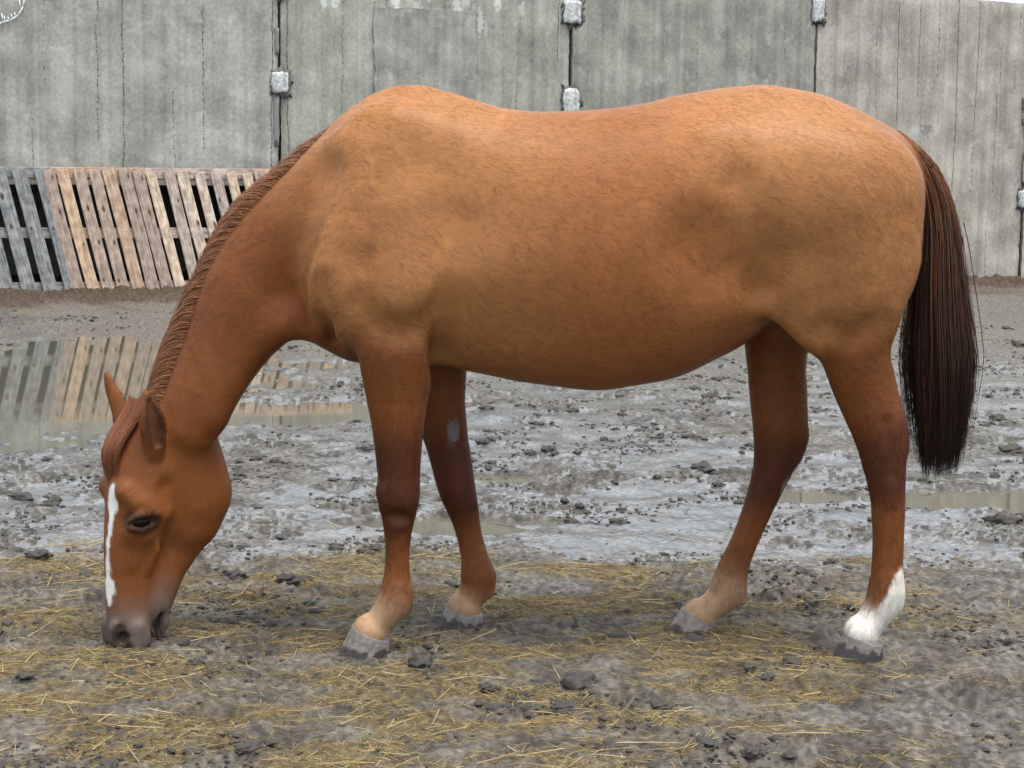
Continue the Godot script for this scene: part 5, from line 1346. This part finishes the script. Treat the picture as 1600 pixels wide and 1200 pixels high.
func hoof_mesh(q: Array) -> ArrayMesh:
	var v := PackedVector3Array(); var col := PackedColorArray(); var idx := PackedInt32Array()
	var N := 72; var M := 26
	var nn := noise(int(q[0] * 100) + 500, 60.0); var rib := noise(3, 26.0)
	for j in M + 1:
		var t := float(j) / M
		for i in N:
			var a := TAU * i / N
			var ca := cos(a); var sa := sin(a)
			var top := lerpf(q[7], q[7] * 0.52, (ca + 1) * 0.5)       # -x is the toe
			var lx := lerpf(q[2], q[5], t); var lz := lerpf(q[3], q[6], t)
			if ca > 0.75: lx *= lerpf(0.93, 1.0, t)
			var bulge := 1.0 + 0.012 * nn.get_noise_2d(a * 0.05, t * 0.4) + 0.008 * rib.get_noise_1d(t * 2.2)
			var p := Vector3(ca * lx * bulge + q[4] * t, -0.012 + (top + 0.012) * t, sa * lz * bulge)
			v.append(p)
			var w := nn.get_noise_3d(p.x * 0.7, p.y * 0.7, p.z * 0.7)
			var c := Color(0.20, 0.18, 0.165).lerp(Color(0.12, 0.107, 0.10), clampf(0.5 + w * 1.5 + rib.get_noise_1d(t * 3.0 + 1.0), 0, 1))
			# caked mud with a ragged upper outline
			var line: float = 0.012 + 0.030 * q[8] + 0.020 * nn.get_noise_2d(ca * 0.035, sa * 0.035 + 2.0) + 0.016 * maxf(0.0, -ca)
			c = c.lerp(Color(0.030, 0.027, 0.026), smoothstep(line + 0.004, line - 0.004, p.y))
			col.append(c)
	for j in M:
		for i in N:
			var a := j * N + i; var b := j * N + (i + 1) % N
			idx.append_array([a, a + N, b, b, a + N, b + N])
	var mid := v.size()
	v.append(Vector3(q[4], q[7] * 0.7, 0)); col.append(Color(0.25, 0.22, 0.2))
	for i in N: idx.append_array([M * N + i, mid, M * N + (i + 1) % N])
	var st := SurfaceTool.new()
	st.create_from_arrays(arrays(v, PackedVector3Array(), idx, col))
	st.generate_normals()
	return st.commit()

# one hair lock: a tapering three-sided tube through the points
func lock(pts: Array, w: float, c0: Color, c1: Color, v: PackedVector3Array, nm: PackedVector3Array, col: PackedColorArray, idx: PackedInt32Array) -> void:
	var base := v.size()
	var n := pts.size()
	for k in n:
		var t := float(k) / (n - 1)
		var tan: Vector3 = (pts[mini(k + 1, n - 1)] - pts[maxi(k - 1, 0)]).normalized()
		var s := tan.cross(Vector3(0.31, 0.2, 0.93)).normalized()
		var u := s.cross(tan)
		var r := w * (1.0 - 0.85 * t * t)
		for e in 3:
			var d := s * cos(TAU * e / 3) + u * sin(TAU * e / 3)
			v.append(pts[k] + d * r); nm.append(d); col.append(c0.lerp(c1, t))
	for k in n - 1:
		for e in 3:
			var a := base + k * 3 + e; var b := base + k * 3 + (e + 1) % 3
			idx.append_array([a, b, a + 3, b, b + 3, a + 3])

func hair_part(called: String, label: String, parent: Node, v: PackedVector3Array, nm: PackedVector3Array, col: PackedColorArray, idx: PackedInt32Array) -> void:
	var am := ArrayMesh.new()
	am.add_surface_from_arrays(Mesh.PRIMITIVE_TRIANGLES, arrays(v, nm, idx, col))
	var m := StandardMaterial3D.new()
	m.vertex_color_use_as_albedo = true
	m.roughness = 0.45; m.metallic_specular = 0.4
	var o := inst(called, am, m, parent)
	tag(o, label, "", "", "stuff")

func along(path: Array, t: float) -> Vector3:
	var s := clampf(t, 0, 1) * (path.size() - 1)
	var i := mini(int(s), path.size() - 2)
	var p0: Vector3 = path[maxi(i - 1, 0)]; var p1: Vector3 = path[i]; var p2: Vector3 = path[i + 1]; var p3: Vector3 = path[mini(i + 2, path.size() - 1)]
	return p1.cubic_interpolate(p2, p0, p3, s - i)

func build_hair(horse: Node3D) -> void:
	var r := RandomNumberGenerator.new(); r.seed = 19
	# ---- tail: x, y, half width
	var path := TAIL_PATH
	var half := TAIL_HALF
	var v := PackedVector3Array(); var nm := PackedVector3Array(); var col := PackedColorArray(); var idx := PackedInt32Array()
	var locks := []
	for k in 90:
		var la := r.randf() * TAU; var lr := sqrt(r.randf()) * 0.95
		locks.append([cos(la) * lr, sin(la) * lr, r.randf() * TAU, r.randf_range(-0.06, 0.03)])
	for k in 6500:
		var s0 := pow(r.randf(), 1.2) * 0.42
		var cl: Array = locks[r.randi_range(0, 89)]
		var stray: float = 0.10 if r.randf() < 0.97 else 0.16
		var ox: float = cl[0] + r.randfn(0.0, stray); var oz: float = cl[1] + r.randfn(0.0, stray)
		var rad := minf(1.0, Vector2(ox, oz).length())
		var s1 := lerpf(0.86, 1.0, r.randf()) - 0.05 * rad * rad
		if r.randf() < 0.18: s1 = r.randf_range(0.55, 0.85)
		var pts := []
		var ph: float = cl[2] + r.randfn(0.0, 0.25)
		s1 = minf(1.0, s1 + cl[3])
		for j in 12:
			var t := float(j) / 11
			var s := lerpf(s0, s1, t)
			var hw: float = lerpf(half[int(s * 6.0)], half[mini(int(s * 6.0) + 1, 6)], fposmod(s * 6.0, 1.0)) if s < 0.999 else half[6]
			var open := smoothstep(0.0, 0.45, t)
			var c := along(path, s)
			pts.append(c + Vector3(ox * hw * lerpf(1.0, 1.0, open) + 0.010 * t * sin(ph + t * 5.0), 0.0, (oz * hw * 0.75) * lerpf(1.0, 1.0, open) + 0.010 * t * cos(ph * 1.7 + t * 4.0)))
		var top := Color(0.22, 0.088, 0.038)
		var mix := r.randf()
		var dark := Color(0.009, 0.006, 0.005).lerp(Color(0.036, 0.017, 0.011), mix * mix * mix)
		if ox < -0.2 and ox > -0.75 and oz > 0.25 and s0 < 0.2 and r.randf() < 0.35: dark = Color(0.15, 0.06, 0.027).lerp(dark, r.randf() * 0.8)
		var c0 := top.lerp(dark, smoothstep(0.0, 0.24, s0 + (r.randf() - 0.5) * 0.14))
		lock(pts, r.randf_range(0.0007, 0.0016), c0, dark, v, nm, col, idx)
	hair_part("tail", "long tail, brown at the dock and nearly black below", horse, v, nm, col, idx)
	# ---- mane
	v = PackedVector3Array(); nm = PackedVector3Array(); col = PackedColorArray(); idx = PackedInt32Array()
	var crest := CREST
	for k in 15000:
		var t := r.randf()
		var p := along(crest, t)
		var tg := (along(crest, minf(t + 0.02, 1.0)) - along(crest, maxf(t - 0.02, 0.0))).normalized()
		var up := Vector3(tg.y, -tg.x, 0)
		if up.dot(Vector3(-0.6, 0.8, 0)) < 0: up = -up
		var side := r.randf_range(-0.026, 0.030)
		var length := 0.105 * (0.55 + 0.45 * smoothstep(0.0, 0.25, t)) * r.randf_range(0.6, 1.2)
		if t < 0.12: length *= smoothstep(-0.03, 0.12, t)
		var clump := n_coat2.get_noise_2d(t * 1.1, 3.0) * 0.25 + n_coat2.get_noise_2d(t * 3.7, side * 2.0) * 0.25 + r.randf_range(-0.12, 0.12)
		var pts := []
		for j in 7:
			var s := float(j) / 6
			var q := p + Vector3(0, 0, side) - up * (0.010 + 0.35 * absf(side))
			q += up * (length * (0.95 * s - 0.42 * s * s * s) * (1.0 + 0.4 * clump)) + tg * (length * (0.12 * s + 0.60 * s * s) * (0.9 + clump)) + Vector3(0, -0.2 * s * s * length, -length * 0.60 * s * s + 0.004 * sin(k + s * 4.0))
			pts.append(q)
		var c0 := Color(0.15, 0.052, 0.02).lerp(Color(0.26, 0.105, 0.046), r.randf())
		lock(pts, r.randf_range(0.0006, 0.0012), c0, c0.lerp(Color(0.36, 0.19, 0.10), r.randf() * 0.7), v, nm, col, idx)
	hair_part("mane", "short reddish mane lying along the crest of the neck", horse, v, nm, col, idx)
	# ---- forelock
	v = PackedVector3Array(); nm = PackedVector3Array(); col = PackedColorArray(); idx = PackedInt32Array()
	for k in 3000:
		var c := r.randf_range(-30, 30)
		var a0 := r.randf_range(-20, 14)
		var len_ := r.randf_range(70, 112)
		var drift := r.randf_range(-18, 4)
		var pts := []
		var lift := r.randf_range(0, 9)
		for j in 8:
			var s := float(j) / 7
			var a := a0 + len_ * s
			var b := lerpf(12.0, 55.0, smoothstep(-20, 75, a)) + lift * sin(PI * minf(1.0, s * 1.1)) + 2.0
			b -= absf(c + drift * s) * 0.22
			pts.append(POLL + Vector3(0, -a * HEAD_UNIT, 0) + FACE * (b * HEAD_UNIT) + SIDE * ((c * (1.0 - 0.35 * s) + drift * s) * HEAD_UNIT))
		var c0 := Color(0.12, 0.038, 0.016).lerp(Color(0.20, 0.07, 0.03), r.randf())
		lock(pts, r.randf_range(0.0006, 0.0013), c0, c0.lerp(Color(0.28, 0.12, 0.055), r.randf() * 0.7), v, nm, col, idx)
	hair_part("forelock", "reddish-brown forelock falling between the ears", horse, v, nm, col, idx)

func build_whiskers(horse: Node3D) -> void:
	var r := RandomNumberGenerator.new(); r.seed = 91
	var v := PackedVector3Array(); var nm := PackedVector3Array(); var col := PackedColorArray(); var idx := PackedInt32Array()
	for k in 60:
		var a := r.randf_range(335, 378); var b := r.randf_range(-34, 40); var c := r.randf_range(-10, 36)
		var root := POLL + Vector3(0, -a * HEAD_UNIT, 0) + FACE * (b * HEAD_UNIT) + SIDE * (c * HEAD_UNIT)
		var out := (FACE * (b - 5.0) * 0.012 + SIDE * 0.5 + Vector3(0, -0.55, 0) + Vector3(r.randfn(0, 0.25), r.randfn(0, 0.2), r.randfn(0, 0.25))).normalized()
		var ln := r.randf_range(0.025, 0.05)
		lock([root, root + out * ln * 0.5, root + out * ln + Vector3(0, -0.006, 0)], 0.0004, Color(0.12, 0.09, 0.07), Color(0.2, 0.16, 0.12), v, nm, col, idx)
	hair_part("whiskers", "short whiskers round the grey muzzle", horse, v, nm, col, idx)

const TAIL_PATH := [Vector3(1.042, 1.469, -0.02), Vector3(1.131, 1.368, -0.02), Vector3(1.177, 1.221, -0.02), Vector3(1.187, 1.024, -0.02), Vector3(1.197, 0.835, -0.02), Vector3(1.205, 0.652, -0.02), Vector3(1.208, 0.49, -0.02)]
const TAIL_HALF := [0.023, 0.043, 0.055, 0.078, 0.098, 0.082, 0.064]
const CREST := [Vector3(-0.263, 1.563, 0), Vector3(-0.338, 1.544, 0), Vector3(-0.399, 1.497, 0), Vector3(-0.482, 1.435, 0), Vector3(-0.564, 1.375, 0), Vector3(-0.646, 1.309, 0), Vector3(-0.726, 1.238, 0.005), Vector3(-0.786, 1.158, 0.01), Vector3(-0.834, 1.066, 0.02), Vector3(-0.875, 0.98, 0.03), Vector3(-0.911, 0.896, 0.035), Vector3(-0.939, 0.821, 0.045), Vector3(-0.969, 0.735, 0.06), Vector3(-1.007, 0.678, 0.075)]

# ------------------------------------------------------------------ litter
func build_straw() -> void:
	var r := RandomNumberGenerator.new(); r.seed = 23
	var m := StandardMaterial3D.new()
	m.vertex_color_use_as_albedo = true
	m.roughness = 0.7; m.metallic_specular = 0.3
	for kind in 3:
		# a bent stalk one metre long, scaled per piece
		var v := PackedVector3Array(); var nm := PackedVector3Array(); var col := PackedColorArray(); var idx := PackedInt32Array()
		var pts := []
		for j in 6:
			var t := float(j) / 5
			pts.append(Vector3(t - 0.5, [0.01, 0.01, 0.03][kind] * sin(t * PI) , [0.015, 0.07, 0.05][kind] * sin(t * PI * [1.0, 1.0, 2.0][kind])))
		lock(pts, 1.0, Color.WHITE, Color.WHITE, v, nm, col, idx)
		# rebuild with a thin section: the tube is 1 wide, so squeeze it round the spine
		for j in 6:
			for e in 3:
				var k := j * 3 + e
				v[k] = pts[j] + (v[k] - pts[j]) * 0.011
		var am := ArrayMesh.new()
		am.add_surface_from_arrays(Mesh.PRIMITIVE_TRIANGLES, arrays(v, nm, idx, col))
		am.surface_set_material(0, m)
		var mm := MultiMesh.new()
		mm.transform_format = MultiMesh.TRANSFORM_3D; mm.use_colors = true; mm.mesh = am
		var xf := []; var cs := []
		var want: int = [30000, 24000, 46000][kind]
		var tries := 0
		while xf.size() < want and tries < want * 8:
			tries += 1
			var d := r.randf_range(3.5, 6.6)
			var x := r.randf_range(-1.0, 1.0) * (d * 0.2857 + 0.25)
			var z := -d
			var amount := straw_amount(x, z)
			if r.randf() > maxf(amount, 0.05): continue
			var l := r.randf_range(0.015, 0.06)
			if kind == 2: l = r.randf_range(0.008, 0.035)
			if kind == 0 and r.randf() < 0.05: l = r.randf_range(0.06, 0.17)
			var thick := l * r.randf_range(0.75, 1.0) if l < 0.06 else 0.06 * r.randf_range(0.8, 1.6)
			if l > 0.12: thick = 0.11
			var yaw := r.randf() * TAU
			var tilt := r.randf_range(-0.09, 0.09)
			if r.randf() < 0.02: tilt = r.randf_range(-0.5, 0.5)
			var b := Basis(Vector3.UP, yaw) * Basis(Vector3.BACK, tilt) * Basis(Vector3.RIGHT, r.randf() * TAU if kind == 0 else r.randf_range(-0.5, 0.5))
			b = b * Basis.from_scale(Vector3(l, l * 0.9 if l < 0.06 else thick, thick))
			xf.append(Transform3D(b, Vector3(x, ground_y(x, z) + r.randf_range(-0.001, 0.003) + absf(tilt) * l * 0.3, z)))
			var t := r.randf()
			var c := Color(0.30, 0.215, 0.095).lerp(Color(0.16, 0.112, 0.055), r.randf())
			if t < 0.20: c = Color(0.60, 0.49, 0.26).lerp(Color(0.42, 0.33, 0.15), r.randf())
			elif t < 0.36: c = Color(0.30, 0.255, 0.085).lerp(Color(0.40, 0.335, 0.13), r.randf())
			elif t < 0.48: c = Color(0.26, 0.145, 0.065).lerp(Color(0.17, 0.095, 0.045), r.randf())
			elif t < 0.64: c = Color(0.10, 0.068, 0.042)
			if l > 0.12: c = Color(0.52, 0.41, 0.22).lerp(Color(0.30, 0.21, 0.10), r.randf())
			cs.append(c)
		mm.instance_count = xf.size()
		for k in xf.size():
			mm.set_instance_transform(k, xf[k]); mm.set_instance_color(k, cs[k])
		var o := MultiMeshInstance3D.new()
		o.name = ["straw", "hay", "chaff"][kind]
		o.multimesh = mm
		add_child(o)
		tag(o, ["straight yellow straw scattered over the mud around the hooves", "bent greenish hay stalks trodden into the mud in front", "crooked dry hay fibres littering the mud in front"][kind], ["straw", "hay", "chaff"][kind], "", "stuff")

func clod_mesh(seed_: int, size: float) -> ArrayMesh:
	var s := SphereMesh.new(); s.radius = 1.0; s.height = 2.0; s.radial_segments = 24; s.rings = 14
	var a := s.get_mesh_arrays()
	var v: PackedVector3Array = a[Mesh.ARRAY_VERTEX]
	var n := noise(seed_, 1.4, FastNoiseLite.TYPE_SIMPLEX_SMOOTH, 4)
	for i in v.size():
		var p := v[i]
		p *= 1.0 + 0.6 * n.get_noise_3dv(p) + 0.25 * n.get_noise_3dv(p * 4.0)
		v[i] = Vector3(p.x, p.y * 0.75 + 0.12, p.z) * size
	a[Mesh.ARRAY_VERTEX] = v
	# normals by hand: the pole triangles of a sphere have no area
	var idx: PackedInt32Array = a[Mesh.ARRAY_INDEX]
	var sums := {}
	for k in range(0, idx.size(), 3):
		var n1 := (v[idx[k + 2]] - v[idx[k]]).cross(v[idx[k + 1]] - v[idx[k]])
		for e in 3:
			var key := Vector3i(v[idx[k + e]] / size * 1000.0)
			sums[key] = sums.get(key, Vector3.ZERO) + n1
	var nm := PackedVector3Array()
	for p in v:
		var n2: Vector3 = sums.get(Vector3i(p / size * 1000.0), Vector3.ZERO)
		nm.append(n2.normalized() if n2.length() > 1e-12 else p.normalized())
	var am := ArrayMesh.new()
	am.add_surface_from_arrays(Mesh.PRIMITIVE_TRIANGLES, arrays(v, nm, idx))
	return am

func build_clods() -> void:
	var r := RandomNumberGenerator.new(); r.seed = 29
	var m := mat(Color(0.035, 0.031, 0.029), 0.75)
	var big := [[CLOD_LIST[0], 0.045, "big dark mud clod in the straw below the belly"], [CLOD_LIST[1], 0.034, "dark mud clod midway between the jaw and the near front leg"], [CLOD_LIST[2], 0.030, "small mud clod just in front of the far hind hoof"], [CLOD_LIST[3], 0.042, "black mud clod pushed up at the toe of the white-socked hoof"], [CLOD_LIST[4], 0.036, "mud clod left of the horse's nose"], [CLOD_LIST[5], 0.040, "mud clod beside the near front hoof toward the belly"], [CLOD_LIST[6], 0.034, "mud clod nearest behind the horse's jaw"]]
	for i in big.size():
		var q: Array = big[i]
		var p: Vector2 = q[0]
		var o := inst("mud_clod", clod_mesh(40 + i * 3, q[1]), m, self)
		o.position = Vector3(p.x, ground_y(p.x, p.y) + q[1] * 0.08, p.y)
		o.rotation.y = r.randf() * TAU
		o.scale = Vector3(1.25, 0.8, 0.9)
		tag(o, q[2], "mud clod", "mud clods lying about")
	for kind in 2:
		var mesh := clod_mesh(90 + kind, 1.0)
		mesh.surface_set_material(0, m)
		var mm := MultiMesh.new()
		mm.transform_format = MultiMesh.TRANSFORM_3D; mm.mesh = mesh
		var xf := []
		while xf.size() < [9000, 380][kind]:
			var d := lerpf(3.6, 15.0, pow(r.randf(), 1.2))
			var x := r.randf_range(-1, 1) * (d * 0.2857 + 0.2); var z := -d
			var clump := n_patch.get_noise_2d(x * 1.6 + 300, z * 1.6)
			if r.randf() > pow(smoothstep(-0.1, 0.5, clump), 1.5) + 0.03: continue
			if basin(x, z) > 0.2: continue
			var s := (r.randf_range(0.0015, 0.005) if kind == 0 else r.randf_range(0.007, 0.016)) * (1.0 + 0.05 * d)
			if r.randf() < 0.06: s *= 2.0
			var b := Basis(Vector3.UP, r.randf() * TAU) * Basis.from_scale(Vector3(s * r.randf_range(0.9, 1.9), s * 0.9, s * r.randf_range(0.7, 1.3)))
			xf.append(Transform3D(b, Vector3(x, ground_y(x, z), z)))
		mm.instance_count = xf.size()
		for k in xf.size(): mm.set_instance_transform(k, xf[k])
		var o := MultiMeshInstance3D.new()
		o.name = ["mud_crumbs", "mud_lumps"][kind]
		o.multimesh = mm
		add_child(o)
		tag(o, ["small dark crumbs of mud strewn over the yard", "larger dark lumps of mud strewn over the yard"][kind], "mud", "", "stuff")

const CLOD_LIST := [Vector2(0.187, -4.57), Vector2(-0.715, -5.647), Vector2(0.527, -5.002), Vector2(0.903, -4.966), Vector2(-1.591, -5.916), Vector2(-0.234, -4.734), Vector2(-0.902, -5.724)]
